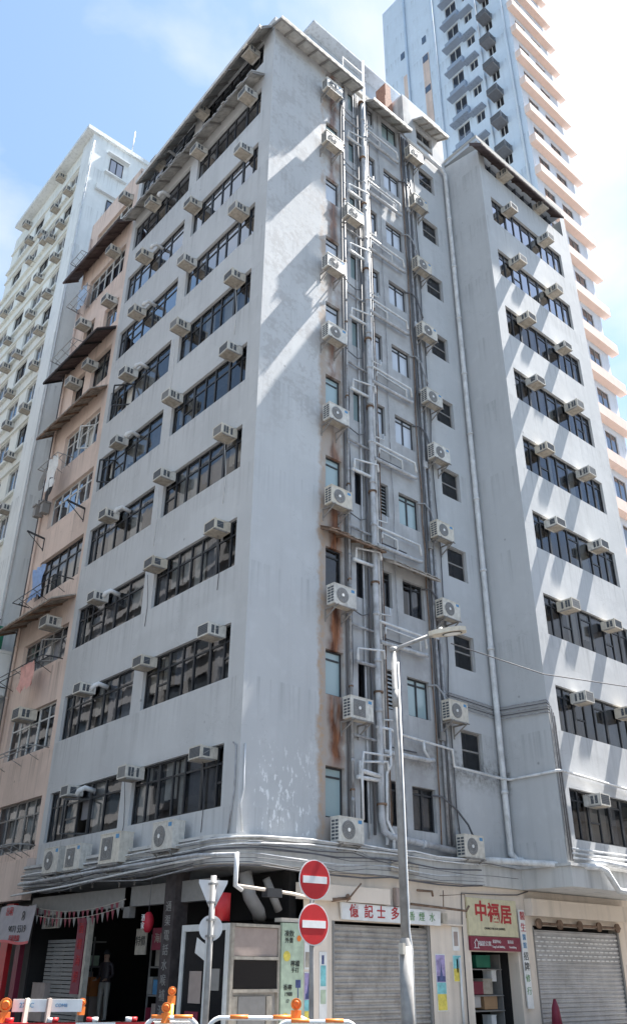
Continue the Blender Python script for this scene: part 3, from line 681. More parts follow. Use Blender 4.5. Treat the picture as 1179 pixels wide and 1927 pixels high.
pipe('service_pipe', 'thin dark cable duct left of the narrow windows', [(3.40, -0.06, 4.4), (3.40, -0.06, 33.0)], 0.03, M_DPIPE)
for k, (xx, r_, m_, l_) in enumerate(((6.98, 0.03, M_DPIPE, 'dark conduit nearest the wide windows, right part of the pipe-covered wall'), (7.12, 0.045, M_PIPE, 'grey conduit in the bundle behind the right-hand condensers'), (7.24, 0.025, M_DPIPE, 'thin black conduit in the bundle behind the right-hand condensers'), (7.36, 0.04, M_PIPE, 'rightmost grey conduit in the bundle behind the condensers'))):
    pts = [(xx, -0.07, 4.6 if k else 8.9)]
    for j in range(9): pts.append((xx + random.uniform(-.04, .04), -0.07, 7.5 + j * 3.1))
    pts[-1] = (xx, -0.07, 33.4)
    pipe('conduit', l_, pts, r_, m_, group='conduits on the pipe-covered wall')
# per-storey waste pipe loops
for i in range(10):
    z = ROW(i)
    if i == 0: continue
    y0 = -0.15
    if i > 1:
        pipe('waste_pipe', 'white angular waste pipe loop below the wide window, %s window row up' % ORD[i + 1],
             [(4.48, y0, z - 0.62), (4.75, y0, z - 0.62), (6.5, y0 - 0.02, z - 0.65), (6.56, y0 - 0.02, z - 1.0)], 0.042, M_PVC, group='waste pipe loops under the wide windows')
        if 1: pipe('waste_pipe', 'inner pale waste pipe below the wide window, %s window row up' % ORD[i + 1], [(4.85, y0, z - 0.95), (4.85, y0, z - 0.76), (5.5 + .4 * (i % 3), y0, z - 0.8), (5.5 + .4 * (i % 3), y0, z - 1.15)], 0.03, M_PVC, group='waste pipe loops under the wide windows')
    pipe('branch_pipe', 'grey branch pipe sloping below the wide window, %s window row up' % ORD[i + 1], [(6.6, y0, z - 1.18), (6.45, y0, z - 1.22), (4.6, y0, z - 1.24)], 0.065, M_PIPEL, group='branch pipes under the wide windows')
    pipe('branch_pipe', 'thin dark branch pipe just above the grey branch pipe, %s window row up' % ORD[i + 1], [(6.0, -0.06, z - 1.05), (4.75, -0.06, z - 1.05)], 0.02, M_DPIPE, group='branch pipes under the wide windows')
    pipe('waste_pipe', 'white hooked waste pipe over the narrow window below, %s window row up' % ORD[i + 1], [(3.72, y0, z - 2.04 + 0.05), (3.72, y0, z - 1.64), (4.66, y0 - 0.08, z - 1.52), (4.68, y0 - 0.08, z - 1.76)], 0.04, M_PVC, group='hooked waste pipes over the narrow windows')
    pipe('branch_pipe', 'pale thick branch pipe over the narrow window, %s window row up' % ORD[i + 1], [(3.62, y0, z - 2.03), (3.8, y0, z - 2.03), (4.42, y0, z - 2.02)], 0.055, M_PVC if i != 2 else M_PIPE, group='hooked waste pipes over the narrow windows')
    pipe('branch_pipe', 'grey cross pipe between the thin pipe and the main pipe, %s window row up' % ORD[i + 1], [(3.5, -0.1, z - 0.95), (4.4, -0.12, z - 1.0)], 0.04, M_PIPE, group='cross pipes left of the main pipe')
    pipe('cable', 'sagging cable looped under the narrow window, %s window row up' % ORD[i + 1], [(3.3, -0.2, z - 0.35), (3.55, -0.12, z - 0.52), (3.95, -0.12, z - 0.62), (4.2, -0.12, z - 0.5), (4.28, -0.12, z - 0.1), (4.24, -0.12, z + 0.9)], 0.018, M_DPIPE, cat='cable', group='cables on the pipe-covered wall')
    pipe('refrigerant_hose', 'dark insulated hose arching from the wide window to the condenser, %s window row up' % ORD[i + 1], [(6.7, 0.02, z + 1.02), (6.95, -0.12, z + 1.05), (7.15, -0.2, z + 0.8), (7.25, -0.25, z + 0.3), (7.3, -0.3, z - 0.1)], 0.03, M_PIPE if i % 2 else M_DPIPE, cat='hose', group='insulated hoses at the wide windows')
pipe('refrigerant_hose', 'long black hose curving down to the lowest right condenser', [(6.6, 0.0, 5.85), (6.9, -0.1, 5.85), (7.5, -0.12, 5.55), (7.9, -0.15, 5.2), (8.02, -0.2, 4.9)], 0.028, M_DPIPE, cat='hose', group='insulated hoses at the wide windows')
pipe('waste_pipe', 'bright white low-level pipe stepping down to the inner corner', [(4.35, -0.16, 7.34), (4.9, -0.16, 7.36), (5.05, -0.16, 7.30), (7.42, -0.16, 7.21), (7.46, -0.16, 6.74), (9.6, -0.2, 6.68), (9.9, -0.25, 6.68), (9.88, -1.95, 6.70), (10.05, -1.98, 6.72), (16.5, -1.98, 6.55)], 0.04, M_PVC)
pipe('waste_pipe', 'white downpipe dropping from the low-level pipe to the canopy', [(4.82, -0.2, 7.34), (4.81, -0.2, 6.4), (4.64, -0.2, 6.15), (4.60, -0.2, 4.98), (4.82, -0.2, 4.66), (4.82, -0.2, 4.28)], 0.042, M_PVC)
pipe('waste_pipe', 'white hooked pipe above the lowest narrow window', [(3.75, -0.2, 4.9), (3.74, -0.2, 6.12), (3.8, -0.2, 6.58), (4.8, -0.22, 6.62)], 0.036, M_PVC)
pipe('branch_pipe', 'thick pale branch pipe above the lowest narrow window', [(3.68, -0.18, 6.1), (3.85, -0.18, 6.1), (4.42, -0.18, 6.05)], 0.06, M_PVC)
pipe('waste_pipe', 'small white angled stub below the bright low-level pipe', [(6.2, -0.16, 7.27), (6.22, -0.16, 7.0), (6.4, -0.16, 6.8)], 0.04, M_PVC)
for i in range(10):
    for j, (xx, r_) in enumerate(((4.47, .135), (3.5, .06))):
        z = ROW(i) + 0.6 + random.uniform(-.3, .3)
        mb = MB(); mb.tube([(xx, -.16 if j == 0 else -.1, z), (xx, -.16 if j == 0 else -.1, z + .05)], r_, 10); mb.box(xx - .02, -.1, z, xx + .02, 0.0, z + .05)
        tag(rebase(mb.build('pipe_clamp', M_RUST), (xx, -.1, z)), 'rusty clamp on the %s pipe, %s one from the bottom' % (('main soil', 'thin left')[j], ORD[i + 1]), 'clamp', 'pipe clamps on the pipe-covered wall')
for v, nm in ((1.0, 'nearest the corner'), (4.85, 'beside the middle pillar')):
    for i in (0, 2, 3, 5):
        z = ROW(i) + 1.0; hv = v + (.35 if v < 2 else .2)
        pipe('drip_hose', 'thin drip hose hanging from the air conditioner %s, %s row up' % (nm, ORD[i + 1]), [(-.12, hv, z + .15), (-.05, hv + .02, z - .3), (-.03, hv - .03, z - .9), (-.02, hv + .02, z - 1.5 - .4 * (i % 2))], 0.009, M_PVC if i % 2 else M_DPIPE, cat='hose', group='drip hoses on the left face', n=5)
for k, (xx, r_, l_, m_, wv) in enumerate(((3.60, .02, 'thin black cable wandering just right of the thin left pipe', M_DPIPE, .05), (4.10, .028, 'slim pale pipe just right of the narrow window column', M_PIPEL, .01), (4.92, .022, 'slim rusty pipe left of the second narrow window column', M_RUST, .015), (5.5, .014, 'thin cable between the second narrow and the wide windows', M_PIPE, .04), (7.62, .02, 'black cable wandering right of the conduit bundle', M_DPIPE, .07), (6.88, .02, 'thin brown cable hugging the wide windows', M_RUST, .05))):
    pts = [(xx + random.uniform(-wv, wv), -.05, 4.5 + 29.0 * j / 26) for j in range(27)]
    pipe('cable' if r_ < .022 else 'service_pipe', l_, pts, r_, m_, cat='cable' if r_ < .022 else 'pipe', group='thin lines on the pipe-covered wall', n=6)
for i in range(1, 10):
    z = ROW(i)
    pipe('waste_pipe', 'small white elbow pipe under the second narrow window, %s row up' % ORD[i + 1], [(5.1, -.1, z - .08), (5.1, -.12, z - .32), (4.85, -.14, z - .36), (4.62, -.16, z - .4)], .026, M_PVC, group='elbow pipes under the second narrow windows', n=6)
    mb = MB(); mb.box(7.02, -.14, z - .55, 7.2, -.02, z - .3)
    tag(rebase(mb.build('junction_box', M_FRAMEG if i % 2 else M_PIPEL), (7.1, -.02, z - .55)), 'small junction box on the conduit bundle, %s row up' % ORD[i + 1], 'box', 'junction boxes on the conduit bundle')
# conduit tray wrapping the inner corner
for k in range(5):
    zt = 8.95 - 0.09 * k
    pipe('conduit', 'parallel thin conduit wrapping the inner corner, %s from the top' % ORD[k + 1], [(7.2 + 0.05 * k, -0.05, zt + 1.2), (7.25 + 0.05 * k, -0.05, zt + 0.1), (7.4, -0.05, zt), (9.88, -0.05, zt - 0.05), (9.9, -1.86, zt - 0.15), (9.98 + 0.05 * k, -1.9, zt - 0.25), (10.0 + 0.05 * k, -1.9, 4.3)], 0.018, M_DPIPE if k % 2 else M_PIPE, group='conduits wrapping the inner corner')
for k in range(3):
    pipe('conduit', '%s pale pipe along the wing just above its street canopy' % ORD[k + 1].replace('first', 'upper').replace('second', 'middle').replace('third', 'lower'), [(10.15, -1.93, 4.62 - 0.12 * k), (16.6, -1.93, 4.68 - 0.12 * k)], 0.03, M_PVC, group='pipes along the foot of the wing')
pipe('rain_pipe', 'fat white pipe lying across the canopy at the foot of the wing', [(9.8, -0.45, 4.33), (11.2, -2.1, 4.34), (16.6, -2.15, 4.2)], 0.08, M_PVC)
pipe('rain_pipe', 'fat white pipe bending down over the canopy edge above the wide shutter', [(8.2, -0.35, 4.3), (11.05, -2.15, 4.18), (11.3, -2.2, 4.1), (11.75, -2.22, 3.62), (16.6, -2.22, 3.4)], 0.085, M_PVC)
# cables and pipes along the street canopy
def arc_pts(off, z0, z1, sag=0.0, y_far=10.1, xr=8.0, wav=0.03):
    pts = []
    for k in range(11):
        y = y_far - (y_far - 1.0) * k / 10; pts.append((-0.3 - off, y, z0 + (z1 - z0) * k / 20 + random.uniform(-wav, wav) - sag * math.sin(PI * (k % 5) / 5)))
    for k in range(1, 6):
        a = PI / 2 * k / 6; R_ = 1.05 + off; pts.append((0.75 - R_ * math.cos(a), 0.75 - R_ * math.sin(a), z0 + (z1 - z0) * (10 + k) / 20))
    for k in range(1, 9):
        x = 0.9 + (xr - 0.9) * k / 8; pts.append((x, -0.3 - off, z1 + random.uniform(-wav, wav) - sag * math.sin(PI * (k % 4) / 4)))
    return pts
for k, (off, z0, z1, sg, r_, m_, l_) in enumerate(((0.12, 3.98, 4.27, 0.02, 0.02, M_PVC, 'white cable along the top edge of the street canopy'), (0.10, 3.84, 4.0, 0.05, 0.018, M_DPIPE, 'black cable sagging along the middle of the street canopy'),
        (0.11, 3.70, 3.88, 0.10, 0.014, M_PVC, 'thin white cable drooping along the lower canopy edge'), (0.09, 3.52, 3.62, 0.08, 0.02, M_DPIPE, 'dark cable bundle under the canopy lip'), (0.13, 3.80, 4.14, 0.03, 0.016, M_PVC, 'thin grey wire stapled to the canopy face'))):
    pipe('cable', l_, arc_pts(off, z0, z1, sg), r_, m_, cat='cable', group='cables along the street canopy')
for k in range(7):
    pipe('cable', '%s of the tangled thin cables slung round the street canopy, counted from the top' % ORD[k + 1], arc_pts(.06 + .02 * k, 4.14 - .085 * k, 4.2 - .09 * k, random.uniform(.02, .12), xr=random.choice([5.5, 8.0, 9.6]), wav=.055), random.choice([.007, .009, .012]), (M_DPIPE, M_PIPE, M_DPIPE)[k % 3], cat='cable', group='cables along the street canopy')
pipe('service_pipe', 'grey pipe along the left-street side of the canopy', [(-0.55, 9.9, 3.72), (-0.58, 5, 3.78), (-0.6, 0.6, 3.80), (-0.5, -0.74, 3.72)], 0.04, M_PIPEL)
pipe('service_pipe', 'lower pale pipe along the left-street side of the canopy', [(-0.5, 10.4, 3.45), (-0.52, 7, 3.52), (-0.5, 2.0, 3.72), (-0.5, 0.2, 3.75)], 0.028, M_PVC)
pipe('service_pipe', 'short white drop pipe at the corner of the canopy', [(-0.5, -0.74, 3.76), (-0.5, -0.74, 3.12), (-0.3, -0.7, 3.05)], 0.05, M_PVC)
pipe('service_pipe', 'white pipe slanting behind the no entry sign under the canopy', [(-0.5, -0.74, 3.12), (1.2, -0.55, 3.06), (1.9, -0.35, 3.02)], 0.035, M_CREAM)
pipe('cable', 'thin cable hanging down the grey corner from the second storey', [(-0.03, 0.25, 6.3), (-0.04, 0.12, 6.2), (-0.04, 0.10, 5.2), (-0.04, 0.18, 4.8), (-0.05, 0.25, 4.25)], 0.018, M_PIPE, cat='cable')
pipe('cable', 'white conduit fixed to the corner of the blank wall', [(0.12, -0.03, 6.25), (0.13, -0.03, 5.2), (0.06, -0.03, 4.9), (0.15, -0.03, 4.3)], 0.02, M_PVC, cat='cable')
for k in range(4):
    pipe('conduit', '%s grey conduit along the underside of the left-street canopy' % ORD[k + 1], [(-0.42, 9.8, 3.72 - 0.07 * k), (-0.42, 7.2, 3.66 - 0.07 * k), (-0.42, 5.5, 3.75 - 0.06 * k), (-0.42, 3.1, 3.72 - 0.09 * k), (-0.42, 1.0, 3.83 - 0.08 * k)], 0.014, M_PIPE if k % 2 else M_DPIPE, group='conduits under the left-street canopy')
pipe('overhead_wire', 'thin overhead wire crossing in front of the wing', [(0.7, -5.9, 7.3), (3, -6.4, 7.05), (6, -7, 7.2), (9, -7.7, 7.7), (14, -8.9, 9.2), (24, -11, 12.5)], 0.012, M_DPIPE, cat='wire')
# white exhaust ducts poking out of the left windows
for i in range(10):
    z = ROW(i) + 1.2 if i < 9 else 33.3; v = 7.15
    pipe('exhaust_duct', 'curved white exhaust duct beside the far air conditioner, %s window row up' % ORD[i + 1], [(0.1, v, z), (-0.22, v, z + 0.05), (-0.34, v + 0.1, z - 0.03), (-0.36, v + 0.16, z - 0.16)], 0.075, M_PVC, cat='duct', group='exhaust ducts on the left-hand face', n=10)
# laundry rack under the conduits on the roof etc.
mb = MB()
for k in range(2): mb.bar((3.9 + 1.2 * k, 0.3, 33.9), (3.9 + 1.2 * k, 0.3, 36.3), 0.035)
mb.bar((3.9, 0.3, 36.3), (5.1, 0.3, 36.3), 0.035)
tag(rebase(mb.build('roof_rail', M_PIPEL), (4.5, 0.3, 33.9)), 'small pale rail frame on the roof beside the vent pipe', 'rail')

# ------------------------------------------------------------------ peach building
PB = thing('peach_building', 'narrow peach painted apartment building squeezed between the grey and white blocks', 'building', (0, 10.2, 0))
PW = [(10.5, 13.95, 4.8, 6.4), (10.5, 14.2, 7.95, 9.5), (10.48, 14.1, 11.0, 12.25), (10.38, 14.0, 14.05, 15.7), (10.42, 14.0, 17.2, 18.62), (10.6, 13.65, 19.85, 21.5), (10.5, 12.1, 23.0, 24.7), (12.75, 13.75, 22.7, 24.6), (10.5, 11.75, 25.95, 27.3), (12.7, 13.7, 25.9, 27.6), (10.6, 14.0, 28.9, 30.6), (10.6, 14.1, 32.2, 33.8)]
mb = MB(); FL2 = Face('X', 0.02)
FL2.wall(mb, 10.17, 15.0, 3.4, 35.2, PW, depth=0.2)
mb.box(0.03, 15.0, 3.4, 8, 15.02, 35.2); mb.box(0.03, 10.2, 35.0, 8, 15.0, 35.2)
mb.box(-0.28, 10.17, 3.35, 0.015, 15.0, 4.5)
mb.build('wall', M_PEACH, PB)
mb = MB(); mb.box(1.2, 10.3, 0.0, 7.9, 14.95, 34.8); mb.box(0.3, 10.2, 0.0, 0.4, 15, 3.3)
mb.build('interior', M_ROOM, PB)
for k, h in enumerate(PW):
    wide = h[1] - h[0] > 2; dark = k in (6, 7)
    window(FL2, *h, PB, [0.2, 0.4, 0.6, 0.8] if wide else [0.5], fm=M_FRAME if (dark or k == 3) else (M_FRAMEW if k in (1, 4, 5, 10, 11) else M_FRAMEG), gm=M_GLASST if k in (4, 8) else M_GLASS, cur=[0, 0, 2, 3], opened=(1,) if k in (5, 2) else (), rec=0.14, fw_=0.045)
canopy(FL2, 12.2, 15.9, 34.5, 33.3, 0.7, PB, M_SHEETD, ribs=4, th=0.05) if False else None
canopy(FL2, 10.3, 15.6, 31.9, 31.3, 0.75, PB, M_BROWN, ribs=5, th=0.05)
canopy(FL2, 10.3, 15.3, 25.55, 24.95, 0.85, PB, M_BROWN, ribs=4, th=0.06, rm=M_DARK)
canopy(FL2, 10.3, 15.2, 22.45, 21.95, 0.7, PB, M_RUSTY, ribs=6, th=0.05, rm=M_RUST)
canopy(FL2, 10.25, 15.3, 13.25, 12.85, 0.9, PB, M_RUSTY, ribs=5, th=0.05, rm=M_RUST)
for i, (v, z, l_) in enumerate(((10.9, 33.4, 'under its rooftop'), (11.4, 30.35, 'below the highest brown canopy'), (10.95, 27.05, 'above the black canopy, right side'), (13.4, 27.3, 'above the black canopy, left side'), (11.9, 24.1, 'in the black canopy shadow, right one'), (13.3, 23.9, 'in the black canopy shadow, left one'), (11.4, 12.2, 'large one under the low rusty canopy'), (12.4, 9.1, 'on a tray at the second window up'))):
    place(AC0, (0.0, v, z), -PI / 2, 'window air conditioner on the peach building, ' + l_, 'window air conditioners on the peach building', 1.15 if i > 5 else 1.0)
for i, (z, a, b, l_) in enumerate(((19.9, 12.4, 14.3, 'hung with white laundry'), (16.8, 10.6, 14.2, 'empty one with two black arms'), (13.9, 10.6, 14.3, 'across the barred window above the rusty canopy'), (10.9, 10.5, 15.2, 'with pink laundry under the rusty canopy'), (7.9, 10.5, 14.5, 'below the window tray'), (4.9, 10.4, 12.0, 'just above the lower ledge'), (29.0, 12.5, 14.6, 'under the highest brown canopy'), (26.2, 13.0, 15.3, 'beside the black canopy'), (32.2, 13.9, 15.2, 'at the roof edge'))):
    mb = MB()
    if i == 1:
        for vv in (a, b - .2): mb.bar((0.0, vv, z), (-0.75, vv, z + 0.1), 0.06); mb.bar((0.0, vv, z - 0.5), (-0.7, vv, z + 0.05), 0.025); mb.bar((0.0, vv, z - .55), (0.0, vv, z), 0.03)
    else:
        for (dx, zz) in ((-0.7, z), (-0.45, z + 0.02)): mb.tube([(0, a, z), (dx, a + 0.05, zz), (dx, b - 0.05, zz), (0, b, z)], 0.02, 6)
        for k in range(3): vv = a + (b - a) * (k + 0.5) / 3; mb.tube([(0, vv, z - 0.3), (-0.68, vv, z)], 0.012, 5)
    tag(rebase(mb.build('drying_rack', M_FRAME if i in (1, 2, 3) else M_STEEL), (0, (a + b) / 2, z - .3)), 'metal drying rack on the peach building ' + l_, 'drying rack', 'drying racks on the peach building')
def cloth(name, label, v, z, wd, ln, m, x=-0.6, cat='laundry', n=7):
    mb = MB(); seg = 5
    for k in range(n):
        for j in range(seg):
            a = v + wd * k / n; b = v + wd * (k + 1) / n; z1 = z - ln * j / seg; z2 = z - ln * (j + 1) / seg
            f = lambda q, zz: x + 0.05 * math.sin(q * 17 + zz * 5) + 0.03 * math.cos(q * 31)
            sh = lambda q, zz: q + 0.06 * math.sin(zz * 6) * (z - zz)
            p = [(f(a, z2), sh(a, z2), z2 - (0.1 * math.sin(a * 20) if j == seg - 1 else 0)), (f(b, z2), sh(b, z2), z2 - (0.1 * math.sin(b * 20) if j == seg - 1 else 0)), (f(b, z1), sh(b, z1), z1), (f(a, z1), sh(a, z1), z1)]
            mb.face(p[::-1], 0, True)
    return tag(rebase(mb.build(name, m), (x, v, z - ln)), label, cat)
cloth('laundry', 'white shirts hanging from the rack on the peach building', 12.5, 19.95, 0.9, 1.5, M_WHITE)
cloth('laundry', 'black trousers hanging below the white shirts', 12.75, 18.9, 0.28, 0.9, M_FRAME)
cloth('laundry', 'dark socks hanging left of the white shirts', 13.6, 19.6, 0.3, 0.8, M_FRAMEG)
cloth('laundry', 'pink laundry hanging under the low rusty canopy', 11.4, 10.95, 1.1, 0.9, mat('pink_cloth', (0.70, 0.38, 0.33), 0.9))
cloth('laundry', 'blue and white laundry behind the drying rack under the highest brown canopy', 13.3, 29.9, 0.9, 1.2, mat('pale_blue_cloth', (0.42, 0.52, 0.66), 0.9), x=-0.35)
cloth('laundry', 'blue shirts at the barred window above the low rusty canopy', 13.0, 15.3, 0.9, 1.3, mat('blue_cloth', (0.30, 0.42, 0.66), 0.9), x=-0.2)
pipe('rain_pipe', 'pale pink pipe down the left edge of the peach building', [(-0.06, 14.72, 34), (-0.06, 14.72, 4.5)], 0.05, M_PEACH, collars=2)
pipe('rain_pipe', 'thin dark pipe down the left edge of the peach building', [(-0.06, 14.92, 26), (-0.06, 14.92, 4.5)], 0.03, M_DPIPE)
for (v, z, s_) in ((14.6, 18.0, 0.0), (13.9, 17.9, 0.0)):
    mb = MB(); mb.box(-0.35, v, z, -0.05, v + 0.25, z + 0.45); mb.box(-0.4, v - .03, z + .45, -0.02, v + .28, z + .52); mb.tube([(-.2, v + .12, z + .5), (-.22, v + .14, z + .8)], .04, 6)
    tag(rebase(mb.build('hanging_pot', M_FRAMEG), (-.2, v, z)), 'dark pot hanging on the peach wall, %s' % ('left one' if v > 14 else 'right one'), 'pot', 'pots on the peach wall')

# ------------------------------------------------------------------ white tall block at the left
WB = thing('white_apartment_block', 'tall white apartment block at the left with cream window bands', 'building', (0, 17, 0))
FB = Face('X', 0.0); CZ = [16.0 + 2.535 * k for k in range(12)]   # window sills
HW = []; 
for k, z in enumerate(CZ):
    if z > 42.9: break
    for a, b in ((18.55, 19.75), (20.7, 22.1), (23.1, 24.4), (25.4, 26.8)): HW.append((a, b, z, z + 1.35))
mb = MB(); FB.wall(mb, 18.3, 28.0, 0, 44.3, HW, depth=0.15)
for z in CZ[:-1]:
    FB.box(mb, 18.35, 28.0, -0.16, -0.002, z - 0.28, z - 0.12); FB.box(mb, 18.35, 28.0, -0.10, -0.002, z + 1.45, z + 1.55)
mb.build('window_field', M_CREAMB, WB)
mb = MB(); mb.box(-0.12, 17.05, 0, 10, 18.3, 44.3); mb.box(-0.55, 16.9, 44.3, 10.0, 27.0, 44.6)
mb.box(9.9, 17.05, 0, 10, 28, 44.3); mb.box(0.3, 27.9, 0, 10, 28, 44.3)
mb.box(0.85, 16.8, 43.3, 2.25, 17.04, 43.4); mb.box(0.85, 16.85, 41.75, 2.25, 17.04, 41.85); mb.box(0.5, 16.85, 40.1, 3.0, 17.04, 40.5)
mb.build('wall', M_WHITEB, WB)
mb = MB(); mb.box(1.0, 18.4, 0, 9.8, 27.8, 44.2); mb.build('interior', M_ROOM, WB)
for k, h in enumerate(HW):
    window(FB, *h, WB, [0.5], transoms=(), fm=M_FRAMEW if k % 3 else M_FRAME, gm=M_GLASSD, curtains=random.random() < 0.5, cur=[0, 2, 3], rec=0.08, fw_=0.04)
FBS = Face('Y', 17.04)
window(FBS, 1.1, 1.95, 42.0, 43.1, WB, [0.5], rec=-0.05, gm=M_GLASST, curtains=False, transoms=()); window(FBS, 1.3, 1.9, 38.6, 39.8, WB, [], rec=-0.05, gm=M_GLASSD, curtains=False, transoms=()); window(FBS, 3.3, 3.9, 42.0, 43.1, WB, [0.5], rec=-0.05, gm=M_GLASSD, curtains=False, transoms=())
WAC = [(21.03, 35.87), (19.03, 33.3), (23.47, 36.18), (20.99, 33.15), (25.63, 36.24), (19.09, 30.8), (24.02, 33.22), (21.66, 30.79), (18.68, 28.27), (23.25, 30.78), (21.59, 28.13), (18.68, 25.6), (20.77, 25.69), (20.9, 43.92), (19.06, 41.16), (20.76, 41.2), (25.56, 43.73), (19.16, 38.6), (21.94, 39.95), (20.34, 38.37), (24.2, 41.25), (21.28, 38.9), (18.95, 35.85), (23.15, 38.76), (19.47, 23.24), (18.68, 20.04), (22.0, 23.0), (20.9, 20.6)]
rows = {}
for (v, z) in sorted(WAC, key=lambda q: (-q[1], q[0])):
    rr = round((44 - z) / 2.55); rows.setdefault(rr, 0); rows[rr] += 1
    place(AC0, (0.0, v, z - 0.2), -PI / 2, 'small air conditioner on the white block, %s row from its roof, %s from its right' % (ORD[rr + 1], ORD[rows[rr]]), 'window air conditioners on the white block', 1.0)
pipe('rain_pipe', 'white pipe down the corner of the tall white block', [(-0.05, 16.95, 43.6), (-0.05, 16.95, 6)], 0.035, M_PVC, n=6)
pipe('mast', 'thin white mast on the tall white block', [(2.35, 17.1, 44.6), (2.35, 17.1, 46.6)], 0.03, M_PVC, cat='mast')
mb = MB(); mb.box(-0.9, 15.6, 12.3, -0.3, 16.9, 13.4); mb.bar((-.9, 15.6, 13.4), (-.9, 16.9, 13.7), .05)
tag(rebase(mb.build('green_tarpaulin', M_GREENT), (-.6, 16, 12.3)), 'green tarpaulin screen on the low white balcony at the left', 'tarpaulin')
mb = MB(); mb.box(-0.6, 15.3, 4.2, 0.0, 20, 7.6); mb.build('low_balcony', M_WHITEB, WB)
mb = MB(); mb.box(-0.7, 15.2, 10.6, 0.0, 20, 12.2); mb.box(-.75, 15.15, 12.2, 0, 20, 12.32)
mb.build('low_balcony', M_WHITEB, WB)
mb = MB()
for k in range(7): mb.bar((-.7, 15.3 + k * .6, 12.3), (-.7, 15.3 + k * .6, 13.5), .03)
mb.bar((-.7, 15.2, 13.5), (-.7, 20, 13.5), .04)
mb.build('balcony_railing', M_DPIPE, WB)

# ------------------------------------------------------------------ tower behind on the right
TB = thing('residential_tower', 'very tall pale blue residential tower with salmon ledges behind the wing', 'building', (25.5, 4, 0))
FTL = Face('X', 25.5); FTF = Face('Y', 4.0)
T0 = 48.0; TS = 3.17
mb = MB(); mb.box(25.5, 11.5, 0, 40, 17.2, 84.2); mb.box(25.5, 10.6, 0, 26, 11.4, 95)
mb.build('rear_block', M_BLUEB, TB)
HT = []
for k in range(14):
    z = 49.0 + TS * k; HT += [(5.55, 6.25, z, z + 1.1), (7.3, 8.1, z + .2, z + 1.3), (8.75, 9.95, z, z + 1.5)]
mb = MB(); FTL.wall(mb, 4.0, 10.6, 0, 96, HT, depth=0.2); mb.box(25.51, 10.61, 0, 30, 11.5, 96)
mb.build('side_wall', M_BLUEB, TB)
HF = []
lz = [8.0 + 3.18 * k for k in range(22)]
for z in lz: HF += [(26.3, 27.6, z + 1.05, z + 2.8), (28.4, 29.7, z + 1.05, z + 2.8)]
mb = MB(); FTF.wall(mb, 25.5, 30.7, 0, 96, HF, depth=0.15); mb.box(30.69, 4.01, 0, 30.7, 17, 96)
mb.build('front_wall', M_TWHITE, TB)
for z in lz:
    mb = MB(); mb.box(25.42, 3.5, z + .05, 31.2, 3.999, z + 0.8); mb.build('ledge', M_LEDGE, TB)
mb = MB(); mb.box(26.3, 4.8, 0, 30, 10.9, 95); mb.build('interior', M_ROOM, TB)
for k, h in enumerate(HF):
    if h[3] < 10: continue
    window(FTF, *h, TB, [0.5], transoms=(), fm=M_FRAMEG, gm=M_GLASSD, curtains=False, rec=0.06, fw_=0.05)
for k, h in enumerate(HT):
    if h[2] > 80: continue
    window(FTL, *h, TB, [0.5], transoms=(), fm=M_FRAMEW, gm=M_GLASSD, curtains=False, rec=0.06, fw_=0.05)
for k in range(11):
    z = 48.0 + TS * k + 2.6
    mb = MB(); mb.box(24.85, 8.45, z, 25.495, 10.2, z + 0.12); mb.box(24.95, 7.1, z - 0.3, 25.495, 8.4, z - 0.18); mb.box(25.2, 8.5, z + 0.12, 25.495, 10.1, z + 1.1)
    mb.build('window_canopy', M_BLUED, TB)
for k in range(9):
    place(ACT, (25.5, 5.92, 50.0 + TS * k), -PI / 2, 'dark window air conditioner on the shaded tower side, %s from the bottom' % ORD[k + 1], 'window air conditioners on the tower', 1.9)
for (v, l_) in ((6.85, 'slim pipe between the air conditioners and canopied windows of the tower'), (11.2, 'pale pipe at the step of the tower side wall'), (14.4, 'pale blue pipe on the blank rear of the tower'), (4.5, 'slim pipe nearest the ledges of the tower')):
    pipe('rain_pipe', l_, [(25.38, v, 40), (25.38, v, 84 if v > 12 else 95)], 0.1, M_BLUEB, n=6)
mb = MB()
for k, (v, z, zz) in enumerate(((12.2, 74.0, 74.9), (14.75, 74.6, 75.5), (12.2, 63.0, 63.6))): mb.box(25.46, v, z, 25.5, v + .45, zz)
mb.build('vent_opening', M_GLASSD, TB)
mb = MB(); mb.box(25.44, 12.05, 61.0, 25.5, 12.75, 72.3); mb.box(25.44, 14.5, 64.0, 25.5, 15.0, 72.0); mb.build('faded_panel', M_PEACH, TB)
mb = MB(); mb.box(25.42, 12.1, 71.3, 25.5, 12.7, 72.2); mb.box(25.42, 12.1, 67.2, 25.5, 12.7, 68.0); mb.build('stair_window', M_GLASSD, TB)

# ------------------------------------------------------------------ ground
def st(o): o['kind'] = 'structure'; return o
mb = MB(); mb.box(-600, -600, -0.3, 600, 600, -0.012); st(mb.build('ground', M_ASPH))
mb = MB(); mb.face([(-12, -14, -0.004), (200, -14, -0.004), (200, -2.6, -0.004), (-12, -2.6, -0.004)]); mb.face([(-12, -2.6, -0.004), (-2.4, -2.6, -0.004), (-2.4, 200, -0.004), (-12, 200, -0.004)]); st(mb.build('road', M_ASPH))
mb = MB(); mb.prism([(-2.4, 200), (-2.4, 0), (-1.6, -1.9), (0, -2.6), (200, -2.6), (200, 4), (0.1, 4), (0.1, 200)], -0.2, 0.13); st(mb.build('pavement', M_PAVE))
mb = MB(); mb.prism([(-60, -14), (200, -14), (200, -40), (-60, -40)][::-1], -0.2, 0.13); mb.prism([(-14.5, 200), (-60, 200), (-60, -13.9), (-14.5, -13.9)], -0.2, 0.13); st(mb.build('pavement', M_PAVE))
mb = MB()
for k in range(14): mb.box(-8, -8 + 0, 0.0, -7.9, -7.9, 0.001) if False else None
